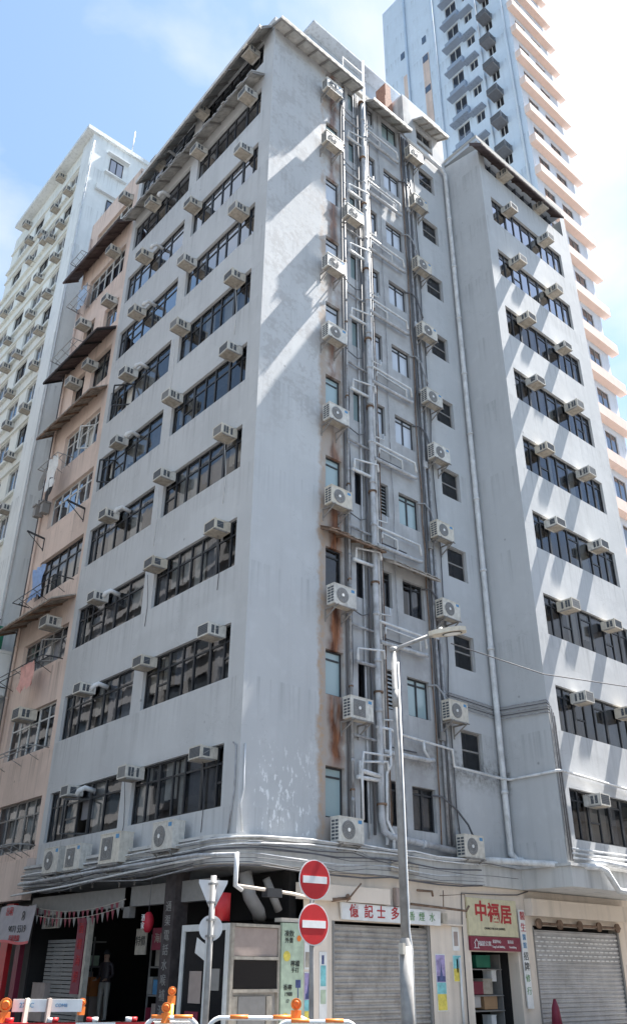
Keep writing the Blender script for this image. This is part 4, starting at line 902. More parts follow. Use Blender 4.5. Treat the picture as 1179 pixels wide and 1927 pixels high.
for k in range(12): mb.box(2 + k * 5, -8.35, -0.003, 4.4 + k * 5, -8.22, 0.001)
st(mb.build('road_marking', M_WHITE))

# ------------------------------------------------------------------ invented buildings across the two streets, out of view, added for window reflections
def opp(name, label, face, u0, u1, h, back, m, base):
    t = thing(name, label, 'building', base); mb = MB(); holes = []
    k = 0; z = 4.6
    while z < h - 2:
        u = u0 + 1.0
        while u < u1 - 2.4: holes.append((u, u + 2.2, z, z + 1.4)); u += 3.2
        z += 3.05
    sgn = -1
    # facade facing back towards the corner
    us = sorted(set([u0, u1] + [q for hh in holes for q in hh[:2]]))
    face.wall(mb, u0, u1, 0, h, holes, depth=-0.2)
    mb.build('wall', m, t)
    mb = MB()
    face.box(mb, u0 + .02, u1 - .02, -0.25, -9, 0, h - 0.02)
    mb.build('window_band', M_GLASSD2, t)
    mb = MB()
    for q in range(int(h / 3.05)): face.box(mb, u0, u1, 0.01, 0.25, 4.0 + 3.05 * q, 4.18 + 3.05 * q)
    mb.build('ledge', m, t); return t
nn = NB('dark_window_glass'); nn.b.inputs['Base Color'].default_value = (0.05, 0.06, 0.07, 1); nn.b.inputs['Roughness'].default_value = 0.1; M_GLASSD2 = nn.m
opp('apartment_building', 'unseen block added across the left street, reflected in the lower grey windows', Face('X', -17.0), 4, 60, 34, 1, M_OPP, (-17, 4, 0))
opp('apartment_building', 'low unseen block added across the right street, mirrored in the small windows', Face('Y', -19.0), 4, 60, 15, 1, M_CREAM, (4, -19, 0))

# ------------------------------------------------------------------ traffic signs
def disc(mb, c, nrm, r, th, n=32, mi=0):
    nrm = Vector(nrm).normalized(); c = Vector(c); mb.tube([c - nrm * th / 2, c + nrm * th / 2], r, n, mi)
def plate_rect(mb, c, nrm, wd, ht, off, mi=0):
    nrm = Vector(nrm).normalized(); s = Vector((0, 0, 1)).cross(nrm).normalized(); c = Vector(c) + nrm * off
    a = s * wd / 2; b = Vector((0, 0, ht / 2)); e = nrm * 0.003
    mb.hexa([c - a - b - e, c + a - b - e, c + a - b + e, c - a - b + e, c - a + b - e, c + a + b - e, c + a + b + e, c - a + b + e], mi)
M_SIGNB = mat('bare_aluminium_plate', (0.62, 0.62, 0.63), 0.5, var=0.12)
T = thing('no_entry_sign', 'pair of red no entry discs stacked on one grey pole', 'traffic sign', (-2.15, -5.05, 0))
cdir = (Vector((-11.8, -16.1, 0)) - Vector((-2.15, -5.05, 0))).normalized()
nd = Matrix.Rotation(math.radians(34), 3, 'Z') @ cdir; nd2 = Matrix.Rotation(math.radians(38), 3, 'Z') @ cdir
px, py = -2.15, -5.05
mb = MB(); mb.tube([(px, py, 0), (px, py, 3.15)], 0.038, 12); mb.build('pole', M_STEEL, T)
mb = MB(); mb.tube([(px, py, 0), (px, py, 0.25)], 0.06, 12); mb.build('pole_sleeve', M_STEEL, T)
for (zc, d_, dx) in ((2.86, nd, 0.0), (2.22, nd2, -0.02)):
    c = Vector((px + dx, py, zc)) + d_ * 0.07
    mb = MB(); disc(mb, c, d_, 0.30, 0.006); sgn = mb.build('sign_disc', M_WHITE, T)
    mb = MB(); disc(mb, c + d_ * 0.005, d_, 0.283, 0.004); mb.build('red_face', M_RED, sgn)
    mb = MB(); plate_rect(mb, c, d_, 0.46, 0.105, 0.011); mb.build('white_bar', M_WHITE, sgn)
    mb = MB()
    for zz in (0.24, -0.24): mb.box(px - 0.05, py - 0.05, zc + zz - 0.02, px + 0.05, py + 0.05, zc + zz + 0.02)
    mb.build('clamp', M_STEEL, T)
bx, by = -1.50, -1.38
T = thing('give_way_sign', 'grey back of a triangular sign above a round plate on a steel pole', 'traffic sign', (bx, by, 0))
cd = (Vector((-11.8, -16.1, 0)) - Vector((bx, by, 0))).normalized(); sv = Vector((0, 0, 1)).cross(cd).normalized()
mb = MB(); mb.tube([(bx, by, 0), (bx, by, 3.2)], 0.055, 12); mb.build('pole', M_STEEL, T)
c0 = Vector((bx, by, 0)) - cd * 0.065
mb = MB(); tri = [(-0.28, 3.13), (0.28, 3.12), (0.27, 3.06), (0.03, 2.58), (-0.03, 2.58), (-0.28, 3.07)]
f1 = [c0 + sv * a + Vector((0, 0, b)) for a, b in tri]; f2 = [p - cd * 0.004 for p in f1]
mb.face(f1[::-1]); mb.face(f2)
for i in range(6): mb.face([f1[i], f2[i], f2[(i + 1) % 6], f1[(i + 1) % 6]])
mb.build('triangle_plate', M_SIGNB, T)
mb = MB(); disc(mb, c0 + Vector((0, 0, 2.28)), cd, 0.225, 0.005); mb.build('round_plate', M_SIGNB, T)
for zz in (3.05, 2.72, 2.42, 2.14):
    mb = MB(); mb.box(bx - 0.07, by - 0.07, zz - 0.02, bx + 0.07, by + 0.07, zz + 0.02); mb.build('clamp', M_STEEL, T)

# ------------------------------------------------------------------ street lamp
lx, ly = -0.17, -5.16
T = thing('street_lamp', 'tall grey street lamp with a flat head in front of the grey wall', 'street lamp', (lx, ly, 0))
mb = MB(); mb.tube([(lx, ly, 0), (lx, ly, 1.95)], 0.11, 16); mb.tube([(lx, ly, 1.95), (lx, ly, 2.08)], 0.11, 16, r2=0.07, cap=False); mb.build('base_tube', M_STEEL, T)
mb = MB(); mb.tube([(lx, ly, 2.0), (lx, ly, 7.15)], 0.066, 16, r2=0.054); mb.build('pole', M_STEEL, T)
mb = MB(); mb.tube([(lx, ly, 6.0), (lx, ly, 6.35)], 0.066, 16); mb.build('collar', M_STEEL, T)
mb = MB(); mb.tube([(lx, ly, 7.1), (lx, ly, 7.2)], 0.07, 16); mb.build('collar', M_STEEL, T)
mb = MB(); mb.tube([(lx, ly, 7.08), (lx + .08, ly - .06, 7.2), (0.40, -5.80, 7.47)], 0.04, 12); mb.build('arm', M_STEEL, T)
hd = Vector((0.65, -0.76, 0.10)).normalized(); a0 = Vector((0.30, -5.68, 7.44)); sd2 = Vector((0, 0, 1)).cross(hd).normalized(); upv = hd.cross(sd2).normalized()
prof = [(0.0, 0.05), (0.12, 0.11), (0.40, 0.15), (0.62, 0.14), (0.74, 0.07)]
mb = MB(); top = []; bot = []
for (t_, w_) in prof: top.append(((a0 + hd * t_ + sd2 * w_ + upv * 0.05), (a0 + hd * t_ - sd2 * w_ + upv * 0.05))); bot.append(((a0 + hd * t_ + sd2 * w_ - upv * 0.04), (a0 + hd * t_ - sd2 * w_ - upv * 0.04)))
for i in range(len(prof) - 1):
    mb.face([top[i][0], top[i][1], top[i + 1][1], top[i + 1][0]]); mb.face([bot[i][0], bot[i + 1][0], bot[i + 1][1], bot[i][1]])
    mb.face([top[i][0], top[i + 1][0], bot[i + 1][0], bot[i][0]]); mb.face([top[i][1], bot[i][1], bot[i + 1][1], top[i + 1][1]])
mb.face([top[0][0], bot[0][0], bot[0][1], top[0][1]]); mb.face([top[-1][0], top[-1][1], bot[-1][1], bot[-1][0]])
hd_o = mb.build('lamp_head', M_ACW, T)
mb = MB(); ctr = a0 + hd * 0.46 - upv * 0.042
ring = [ctr + hd * (0.20 * math.cos(a)) + sd2 * (0.11 * math.sin(a)) for a in [2 * PI * k / 20 for k in range(20)]]
mb.face(ring); mb.face([p - upv * 0.004 for p in ring[::-1]]); mb.build('lens_rim', M_FRAME, hd_o)
ring = [ctr - upv * 0.008 + hd * (0.17 * math.cos(a)) + sd2 * (0.085 * math.sin(a)) for a in [2 * PI * k / 20 for k in range(20)]]
mb = MB(); mb.face(ring); mb.face([p - upv * 0.003 for p in ring[::-1]]); mb.build('lamp_lens', M_LENS, hd_o)
mb = MB(); mb.tube([a0 + hd * .25 + upv * .05, a0 + hd * .25 + upv * .11], 0.04, 10); mb.build('photocell', M_WHITE, T)
mb = MB(); mb.tube([(lx + .1, ly - .06, 0.2), (lx + .1, ly - .06, 1.9), (lx + .06, ly - .05, 2.2), (lx + .055, ly - .055, 6.9)], 0.018, 8); mb.build('cable', M_PVC, T)
mb = MB(); mb.box(lx - .16, ly - .1, 1.83, lx - .10, ly - .0, 2.0); mb.build('junction_box', M_ACW, T)

# ------------------------------------------------------------------ shop signs and boards (right street)
YS = -0.15
sg = MB(); sg.box(7.52, YS - .07, 2.42, 9.62, YS - .01, 3.33)
t = sg.build('shop_sign', M_YEL); rebase(t, (8.5, YS, 2.42)); tag(t, 'yellow shop sign with three large red characters above the narrow doorway', 'sign')
text('中', .52, (8.06, YS - .075, 2.98), M_LETR, t, bold=.012, squeeze=1.05); text('福', .50, (8.60, YS - .075, 2.96), M_LETR, t, bold=.012, squeeze=1.05); text('居', .50, (9.14, YS - .075, 2.94), M_LETR, t, bold=.012, squeeze=1.05)
text('CHUNG FUK KUI (HOMES)', .075, (8.6, YS - .075, 2.60), M_LETK, t, name='small_lettering')
sg = MB(); sg.box(7.54, YS - .08, 2.07, 9.66, YS - .01, 2.405)
t = sg.build('shop_sign', M_MAR); rebase(t, (8.5, YS, 2.07)); tag(t, 'long maroon sign with small white lettering and a house mark, just above the doorway', 'sign')
text('福居公寓', .13, (8.12, YS - .085, 2.23), M_WHITE, t); text('家居中心', .09, (8.62, YS - .085, 2.29), M_WHITE, t, name='small_lettering'); text('Tung Lok Building', .075, (8.68, YS - .085, 2.17), M_WHITE, t, name='small_lettering')
text('家具店', .09, (9.22, YS - .085, 2.29), M_WHITE, t, name='small_lettering'); text('Furnishing', .075, (9.3, YS - .085, 2.17), M_WHITE, t, name='small_lettering')
lg = MB()
for a, b in (((7.68, 2.24), (7.77, 2.34)), ((7.77, 2.34), (7.86, 2.24)), ((7.71, 2.24), (7.71, 2.13)), ((7.83, 2.24), (7.83, 2.13)), ((7.66, 2.13), (7.88, 2.13))): lg.bar((a[0], YS - .085, a[1]), (b[0], YS - .085, b[1]), .014)
lg.build('house_mark', M_WHITE, t)
sg = MB(); sg.hexa([(9.74, YS - .09, .72), (9.98, YS - .09, .72), (9.98, YS - .05, .72), (9.74, YS - .05, .72), (9.70, YS - .09, 3.12), (9.95, YS - .09, 3.12), (9.95, YS - .05, 3.12), (9.70, YS - .05, 3.12)])
t = sg.build('vertical_sign', M_WHITE); rebase(t, (9.85, YS, .72)); tag(t, 'narrow vertical white sign with a column of red and black characters beside the yellow sign', 'sign')
for ch, z, m_, s_ in (('醫', 2.95, M_LETR, .24), ('生', 2.66, M_LETR, .24), ('醫', 2.42, M_LETB, .16), ('館', 2.22, M_LETB, .16), ('招', 1.95, M_LETK, .22), ('牌', 1.70, M_LETK, .22), ('修', 1.42, M_LETG, .20), ('行', 1.12, M_LETG, .20)):
    text(ch, s_, (9.84, YS - .095, z), m_, t, name='character')
sg = MB(); sg.hexa([(2.95, YS - .12, 2.63), (6.35, YS - .12, 2.60), (6.35, YS - .06, 2.60), (2.95, YS - .06, 2.63), (2.92, YS - .12, 2.99), (6.38, YS - .12, 2.93), (6.38, YS - .06, 2.93), (2.92, YS - .06, 2.99)])
t = sg.build('banner', M_WHITE); rebase(t, (4.6, YS, 2.6)); tag(t, 'long white banner with faded red and green characters above the left shutter', 'banner')
for ch, xx in (('億', 3.32), ('記', 3.80), ('士', 4.22), ('多', 4.70)): text(ch, .30, (xx, YS - .125, 2.80), M_LETR, t, name='character', bold=.004)
for ch, xx in (('香', 5.30), ('煙', 5.66), ('水', 6.04)): text(ch, .22, (xx, YS - .125, 2.77), M_LETG, t, name='character')
sg = MB(); sg.box(4.50, -.40, 3.74, 5.50, -.37, 4.0); t = sg.build('street_name_plate', M_ACP); rebase(t, (5, -.38, 3.74)); tag(t, 'worn street name plate on the canopy edge behind the lamp post', 'plate')
text('大 呂', .13, (5.0, -.405, 3.83), M_LETK, t, name='lettering')
# debris over the left shutter
T = thing('awning_frame', 'bent rusty awning frame and pipe debris above the left shutter', 'frame', (5.6, -.3, 3.0))
for pts, r_ in (([(2.6, -.3, 3.02), (3.1, -.35, 3.08), (3.0, -.4, 3.12)], .05), ([(3.05, -.3, 3.0), (3.35, -.5, 3.4)], .02), ([(5.3, -.25, 3.06), (6.4, -.45, 3.0), (7.0, -.6, 2.96), (7.1, -.62, 3.08)], .03), ([(6.35, -.4, 2.98), (6.35, -.42, 3.42)], .012), ([(6.35, -.3, 3.3), (7.1, -.5, 3.36), (7.1, -.5, 2.8)], .01), ([(5.5, -.3, 3.38), (6.0, -.35, 3.38), (6.08, -.3, 3.28)], .03)):
    mb = MB(); mb.tube(pts, r_, 8); mb.build('bar', M_RUST, T)
mb = MB(); mb.box(4.75, -.3, 2.98, 4.95, -.17, 3.4); mb.build('post_stub', M_BEIGE, T)
mb = MB(); mb.box(6.45, -.28, 2.65, 6.62, -.17, 2.9); mb.build('switch_box', M_ACP, T)
# posters
def poster(label, x, z0, z1, w_, parts, face='R'):
    mb = MB(); mb.box(x, YS - .014, z0, x + w_, YS - .004, z1); t = mb.build('poster', M_WHITE); rebase(t, (x + w_ / 2, YS, z0)); tag(t, label, 'poster', None)
    for nm, (a, b, c, d), m_ in parts:
        mb = MB(); mb.box(x + a * w_, YS - .020, z0 + c * (z1 - z0), x + b * w_, YS - .0155, z0 + d * (z1 - z0)); mb.build(nm, m_, t)
    return t
M_PUR = mat('lilac_print', (0.36, 0.30, 0.52), 0.6, var=.4, scale=9); M_TEAL = mat('teal_print', (0.22, 0.55, 0.58), 0.6, var=.3, scale=9); M_YELP = mat('yellow_print', (0.75, 0.62, 0.12), 0.6, var=.3, scale=9); M_NAVY = mat('navy_print', (0.07, 0.09, 0.22), 0.6, var=.5, scale=20)
for (x, z0, z1, w_, l_) in ((6.20, .72, 1.97, .36, 'tall lilac and teal poster with a tower silhouette right of the left shutter'), (1.90, .5, 1.55, .22, 'lilac poster with a tower silhouette low on the wall behind the no entry pole')):
    t = poster(l_, x, z0, z1, w_, (('sky_print', (0.04, .96, .5, .98), M_PUR), ('sea_print', (.04, .96, .30, .495), M_TEAL), ('beach_print', (.04, .96, .02, .295), M_YELP)))
    mb = MB(); zc = z0 + .52 * (z1 - z0); s_ = (z1 - z0) * .4; xc = x + w_ * .52; f = YS - .022
    mb.face([(xc - .07, f, zc), (xc + .07, f, zc), (xc + .015, f, zc + s_ * .6), (xc, f, zc + s_), (xc - .015, f, zc + s_ * .6)]); mb.box(x + .03, f - .001, zc - .01, x + w_ - .03, f + .001, zc + s_ * .22)
    mb.build('tower_print', M_NAVY, t)
t = poster('small teal poster with a yellow dress figure left of the doorway', 6.86, 1.35, 1.95, .32, (('sea_print', (.04, .96, .5, .98), M_TEAL), ('ground_print', (.04, .96, .02, .495), M_YELP), ('figure_print', (.42, .6, .35, .85), M_MAR)))
t = poster('faded pink notice above the small teal poster', 6.9, 2.05, 2.6, .26, (('pink_print', (.2, .8, .2, .8), M_BEIGE),))
T = poster('tall narrow white board of blue writing beside the left shutter', 2.34, 0.6, 1.95, .22, (('blue_print', (.15, .85, .5, .8), M_TEAL), ('dark_print', (.3, .6, .82, .95), M_NAVY), ('green_print', (.15, .85, .25, .45), M_GREENP)))
t = poster('pale notice sheet on the post behind the no entry pole', 1.90, 1.6, 2.45, .22, (('grey_print', (.1, .9, .05, .4), M_ACP),))
# corner booth: pale green advertising panel, serving window, glass door
T = thing('advert_panel', 'pale green advertising panel with lemons and dark writing beside the serving booth', 'panel', (1.5, YS, 0.13))
mb = MB(); mb.box(1.22, YS - .05, 0.13, 1.84, YS + .02, 2.5); mb.build('board', M_GREENP, T)
for (x, z, ch, s_) in ((1.42, 2.28, '凍飲', .14), (1.42, 2.15, '外賣', .12), (1.6, 1.70, '檸檬', .13), (1.6, 1.58, '手打', .11), (1.4, 1.25, '香檸', .12), (1.42, 1.13, '1988', .11), (1.40, 1.0, '17', .09)):
    text(ch, s_, (x, YS - .056, z), M_LETK, T, name='lettering')
for (x, z, a, b) in ((1.36, 1.85, .10, .28), (1.7, 2.2, .06, .22), (1.35, .7, .09, .16)):
    mb = MB(); mb.tube([(x, YS - .053, z), (x + .0, YS - .058, z)], a, 18); o = mb.build('fruit_print', M_YELP if z < 2 else M_ORANGE, T)
mb = MB(); mb.box(1.62, YS - .058, 1.25, 1.76, YS - .052, 1.4); mb.box(1.68, YS - .058, .9, 1.70, YS - .052, 1.25); mb.build('glass_print', M_NAVY, T)
T = thing('serving_booth', 'grey metal serving booth with a black hatch at the street corner', 'booth', (0.55, YS, 0.13))
mb = MB(); bx0, bx1 = -.10, 1.20
mb.box(bx0, YS + .06, .13, bx1, YS + .10, 2.45); mb.build('back_panel', M_SHUT, T)
for (a, b, c, d) in ((bx0, bx0 + .07, .13, 2.45), (bx1 - .05, bx1, .13, 2.45)):
    mb = MB(); mb.box(a, YS - .02, c, b, YS + .058, d); mb.build('upright', M_ACP, T)
for z in (2.42, 1.80, 1.20):
    mb = MB(); mb.box(bx0 + .071, YS - .03, z - .03, bx1 - .051, YS + .058, z + .03); mb.build('rail', M_ACP, T)
mb = MB(); mb.box(bx0 + .08, YS + .01, 1.84, bx1 - .06, YS + .055, 2.38); mb.build('shutter_panel', M_BEIGE, T)
mb = MB(); mb.box(bx0 + .08, YS + .01, 1.24, bx1 - .06, YS + .055, 1.76); mb.build('hatch', M_BLACK, T)
mb = MB(); mb.box(bx0 + .25, YS + .0, .55, bx1 - .35, YS + .055, 1.1); mb.build('notice_board', M_FRAMEG, T)
for k in range(2):
    mb = MB(); xx = (bx0 + .1, bx1 - .3)[k]; mb.box(xx, YS + .02, .5, xx + .14, YS + .056, 1.1); o = mb.build('price_list', M_ACP, T)
T = thing('glass_door', 'double glass door in a white frame on the left street beside the booth', 'door', (-.1, .8, 0.13))
mb = MB()
for (a, b, c, d) in ((-.08, 0.02, .13, 2.45), (.66, .74, .13, 2.45), (1.58, 1.68, .13, 2.45), (.021, 1.579, 2.32, 2.45)):
    mb = MB(); mb.box(-.14, a, c, -.05, b, d); mb.build('frame', M_FRAMEW, T)
for a, b in ((.03, .65), (.75, 1.57)):
    mb = MB(); mb.box(-.10, a, .15, -.085, b, 2.31); mb.build('door_leaf', M_BLACK, T)
mb = MB(); mb.hexa([(-.115, 1.15, 1.9), (-.115, .78, 1.75), (-.112, .78, 1.75), (-.112, 1.15, 1.9), (-.115, 1.1, 2.2), (-.115, .74, 2.05), (-.112, .74, 2.05), (-.112, 1.1, 2.2)]); o = mb.build('paper_notice', M_WHITE, T)
for (a, b, c, d, m_) in ((.85, 1.3, .95, 1.55, M_BEIGE), (.2, .5, 1.2, 1.6, M_FRAMEG), (.9, 1.4, .4, .8, M_MAR)):
    mb = MB(); mb.box(-.116, a, c, -.104, b, d); mb.build('sticker', m_, T)
# things in the dark void over the booth
mb = MB(); mb.tube([(-.05, .35, 2.5), (-.05, .35, 3.05)], .2, 18); tag(rebase(mb.build('red_barrel', M_RED), (-.05, .35, 2.5)), 'red plastic barrel standing on top of the booth', 'barrel')
for k, (pts, r_) in enumerate((([(.5, .3, 3.5), (.6, .2, 3.0), (.85, .2, 2.72), (1.05, .4, 2.6)], .15), ([(1.0, .15, 3.4), (1.2, .1, 3.0), (1.35, .1, 2.75)], .09))):
    mb = MB(); mb.tube(pts, r_, 14); tag(rebase(mb.build('duct', M_FRAMEG), pts[-1]), ('fat' if k == 0 else 'slim') + ' grey ventilation duct curving over the booth', 'duct')
mb = MB(); mb.box(.35, -.75, 2.95, .75, -.55, 3.12); tag(rebase(mb.build('security_camera', M_FRAME), (.55, -.65, 3.0)), 'small dark floodlight under the canopy left of the no entry discs', 'floodlight')
mb = MB(); mb.box(1.15, -.13, .1, 1.2, -.1, 3.3)
# scribbled pillar, red post, vertical red sign
T = thing('pillar', 'dark street pillar covered with pale scribbled writing', 'pillar', (-.05, 2.35, .13))
mb = MB(); mb.box(-.12, 2.1, .13, .25, 2.55, 3.6); mb.build('shaft', M_DARKP, T)
for k, ch in enumerate('通渠電話水喉補漏'):
    text(ch, .24, (-.125, 2.33, 2.85 - .30 * k), M_FRAMEG, T, name='scribble', rz=-PI / 2)
for k, (y, l_, m_, w_, z0, z1) in enumerate(((6.62, 'tall vertical red sign strip in the dark shopfront', M_MAR, .45, 1.0, 2.75), (6.28, 'slim pale post beside the vertical red sign strip', M_ACP, .12, .3, 2.75), (11.4, 'dark red painted post at the far left', M_RED, .5, .13, 3.3), (10.4, 'second dark red post near the far left', M_MAR, .3, .13, 3.2))):
    mb = MB(); mb.box(-.05, y - w_ / 2, z0, .1, y + w_ / 2, z1); t = tag(rebase(mb.build('post' if k else 'vertical_sign', m_), (0, y, z0)), l_, 'post' if k else 'sign')
    if k == 0:
        for j, ch in enumerate('酒樓海鮮'): text(ch, .28, (-.055, y, 2.5 - .38 * j), M_LETR, t, name='character', rz=-PI / 2)
mb = MB()
for k in range(20): mb.box(.35, 7.0, .3 + .1 * k, .4, 9.3, .38 + .1 * k)
tag(rebase(mb.build('roller_shutter', M_FRAMEG), (.37, 8.1, .3)), 'dark half hidden shutter inside the left-hand shops', 'shutter')
random.seed(21)
for k in range(4):
    mb = MB(); y = 3.0 + 1.05 * k if k < 3 else 9.1
    for z in (.3, .95, 1.6, 2.25): mb.box(1.7, y, z, 2.1, y + .85, z + .04)
    for yy in (y, y + .82): mb.box(1.7, yy, .3, 1.74, yy + .03, 2.4)
    tag(rebase(mb.build('shelf_rack', M_FRAMEG), (1.9, y + .4, .3)), 'dim shelf rack at the back of the dark shops, %s from the right' % ORD[k + 1], 'shelf', 'shelf racks in the dark shops')
    for j in range(8):
        z = (.35, 1.0, 1.65)[j % 3]; yy = y + .05 + .26 * (j // 3); hh = random.uniform(.2, .5)
        mb = MB(); mb.box(1.68, yy, z, 1.95, yy + .22, z + hh); mb.box(1.675, yy + .04, z + hh * .3, 1.6795, yy + .18, z + hh * .7)
        tag(rebase(mb.build('carton', random.choice([M_BEIGE, M_MAR, M_ACP, M_SHUT, M_LETB, M_GREENP])), (1.8, yy, z)), 'dim carton on the shelf racks at the back of the dark shops', 'carton', 'cartons in the dark shops')
for k, (y, z, hh, ww, m_, ch, l_) in enumerate(((3.9, 2.0, .5, .7, M_MAR, '海鮮', 'dark red menu board above the racks'), (4.9, 1.9, .6, .5, M_ACP, '特價', 'pale notice board above the racks'), (9.4, 1.3, .9, .6, M_SHUT, '茶', 'grey notice board in the far left shop'))):
    mb = MB(); mb.box(.9, y, z, .94, y + ww, z + hh); t = tag(rebase(mb.build('notice_board', m_), (.92, y + ww / 2, z)), l_ + ' in the dark interior', 'board')
    text(ch, .24, (.895, y + ww / 2, z + hh / 2), M_LETK if m_ is not M_MAR else M_ACP, t, rz=-PI / 2)
# hanging banner, lantern, bunting
M_BANN = mat('shade_dimmed_white_vinyl', (0.34, 0.31, 0.32), 0.7)  # white vinyl darkened, so the under-canopy shade sits in its colour
P = lambda u, v: Vector((-.35 - .25 * v, 11.3 - 2.4 * u - .35 * v, 3.18 - 1.0 * v + .04 * math.sin(6 * u)))
mb = MB(); nU, nV = 8, 6
for i in range(nU):
    for j in range(nV):
        q = [P(i / nU, (j + 1) / nV), P((i + 1) / nU, (j + 1) / nV), P((i + 1) / nU, j / nV), P(i / nU, j / nV)]
        mb.face(q, 0, True); mb.face([p + Vector((.006, 0, 0)) for p in q[::-1]], 0, True)
t = mb.build('hanging_banner', M_BANN); rebase(t, P(.5, 1)); tag(t, 'white vinyl banner with red edge and dark phone digits sagging at the far left', 'banner')
for ch, u, v, s_, m_ in (('8', .72, .28, .40, M_LETK), ('9071 5519', .62, .62, .27, M_LETK), ('出租', .3, .2, .26, M_LETR), ('招租熱線', .6, .86, .18, M_LETR)):
    p = P(u, v); text(ch, s_, (p.x - .02, p.y, p.z), m_, t, rz=-PI / 2)
mb = MB()
for i in range(nU):
    q = [P(i / nU, 1), P((i + 1) / nU, 1), P((i + 1) / nU, .93), P(i / nU, .93)]; mb.face([p + Vector((-.01, 0, 0)) for p in q])
mb.build('red_edge', M_RED, t)
T = thing('lantern', 'red oval lantern with white characters hanging under the canopy', 'lantern', (-.1, 3.22, 2.3))
mb = MB(); mb.tube([(-.1, 3.22, 2.34 + .44 * k / 8) for k in range(9)], .01, 14, cap=True)
for i in range(9):
    a = PI * (i + .5) / 9; rr = .14 * math.sin(a) ** .6
    for j in range(14):
        k = i * 14 + j; c_ = Vector((-.1, 3.22, mb.v[k][2])); d_ = (Vector(mb.v[k]) - c_).normalized(); mb.v[k] = tuple(c_ + d_ * rr)
mb.build('lantern_body', mat('lantern_red', (0.45, 0.02, 0.04), .5), T)
mb = MB(); mb.tube([(-.1, 3.22, 2.78), (-.1, 3.22, 3.6)], .008, 6); mb.build('cord', M_DPIPE, T)
text('酒', .16, (-.245, 3.22, 2.64), M_WHITE, T, name='character', rz=-PI / 2); text('家', .16, (-.245, 3.22, 2.47), M_WHITE, T, name='character', rz=-PI / 2)
for s_ in range(2):
    T = thing('bunting', ('upper' if s_ == 0 else 'lower') + ' string of small red and white flags under the left canopy', 'bunting', (-.2, 6.5, 3.0))
    pts = [(-.25 - .1 * s_, 9.6 - .5 * k, 3.02 - .18 * s_ + .25 * ((k - 6) / 6) ** 2 - .1) for k in range(12)]
    mb = MB(); mb.tube(pts, .008, 5); mb.build('string', M_ACP, T)
    for k, p in enumerate(pts[:-1]):
        for e in (0.0, 0.5):
            q = Vector(p) + (Vector(pts[k + 1]) - Vector(p)) * e; mb = MB(); mb.face([q, q + Vector((0, -.16, 0)), q + Vector((0.02, -.08, -.22))]); mb.face([q + Vector((.004, 0, 0)), q + Vector((0.024, -.08, -.22)), q + Vector((.004, -.16, 0))]); mb.build('flag', M_MAR if (k * 2 + int(e * 2)) % 3 else M_FRAMEG, T)  # flag red and white darkened, the dim light painted into both
mb = MB(); mb.box(-.1, 7.9, 2.55, -.05, 8.9, 2.95); t = tag(rebase(mb.build('light_box', M_ACP), (-.08, 8.4, 2.55)), 'dim rectangular sign board hung behind the bunting', 'sign'); text('茶餐廳', .2, (-.105, 8.4, 2.78), M_LETK, t, rz=-PI / 2); text('外賣速遞', .14, (-.105, 8.4, 2.63), M_LETK, t, rz=-PI / 2)
# stock in the shops
def crate(label, x, y, z, a, b, h, m_, cat='box', group=None):
    mb = MB(); mb.box(x, y, z, x + a, y + b, z + h); mb.box(x - .01, y - .01, z + h, x + a + .01, y + b + .01, z + h + .02); mb.box(x - .006, y + b * .4, z, x - .001, y + b * .6, z + h)
    return tag(rebase(mb.build('box', m_), (x + a / 2, y + b / 2, z)), label, cat, group)
crate('orange cardboard box in the dark left-hand shop', 1.2, 8.1, .9, .4, .6, .45, mat('orange_card', (.45, .16, .05), .8))
crate('brown carton under the orange box', 1.2, 8.05, .3, .5, .7, .58, M_BEIGE)
crate('dim brown carton at the far left of the dark shop', .2, 8.8, .3, .5, .8, .9, M_BEIGE)
crate('green plastic tub on the top shelf inside the narrow doorway', 8.6, .5, 1.68, .6, .4, .28, M_GREENT)
for k, (x, z, a, h, m_, l_) in enumerate(((8.3, 1.05, .45, .28, M_MAR, 'dark red bag'), (8.75, 1.05, .4, .35, M_ACP, 'pale folded bundle'), (9.15, 1.35, .2, .25, M_WHITE, 'small white box'), (8.3, .75, .3, .25, M_SHUTL, 'small grey wire basket'), (8.75, .70, .55, .3, mat('card', (.40, .25, .14), .8), 'brown carton'), (7.95, .85, .28, .25, M_ACP, 'grey parcel'), (9.0, .30, .2, .25, M_WHITE, 'low white packet'))):
    crate(l_ + ' on the shelf inside the narrow doorway', x, .45, z, a, .3, h, m_, group='goods inside the narrow doorway')
mb = MB()
for z in (.65, 1.0, 1.62): mb.box(7.8, .4, z, 9.55, .9, z + .03)
for x in (7.8, 9.5): mb.box(x, .42, .0, x + .04, .88, 2.0)
tag(rebase(mb.build('shelf_rack', M_FRAMEG), (8.6, .6, 0)), 'metal shelf rack of goods inside the narrow doorway', 'shelf')
mb = MB()
for x in (10.42, 11.5, 12.55, 13.6, 14.7):
    pass
for k in range(5):
    x = 10.55 + 1.02 * k; mb = MB(); mb.tube([(x, -.30, 2.80), (x + .0, -.24, 2.80)], .13, 16); o = tag(rebase(mb.build('shutter_wheel', M_RUST), (x, -.27, 2.8)), 'rusty shutter roller wheel, %s from the left above the vented shutter' % ORD[k + 1], 'wheel', 'roller wheels above the vented shutter')
mb = MB(); mb.tube([(10.45, -.26, 2.80), (14.8, -.26, 2.80)], .04, 10); tag(rebase(mb.build('roller_shaft', M_RUST), (12, -.26, 2.8)), 'rusty shaft above the vented shutter', 'shaft')
mb = MB(); mb.tube([(10.5, -.55, .13), (10.5, -.55, .75), (10.5, -.55, .95)], .17, 14, r2=.03); tag(rebase(mb.build('folded_parasol', M_MAR), (10.5, -.55, .13)), 'dark red folded parasol leaning at the left edge of the vented shutter', 'parasol')
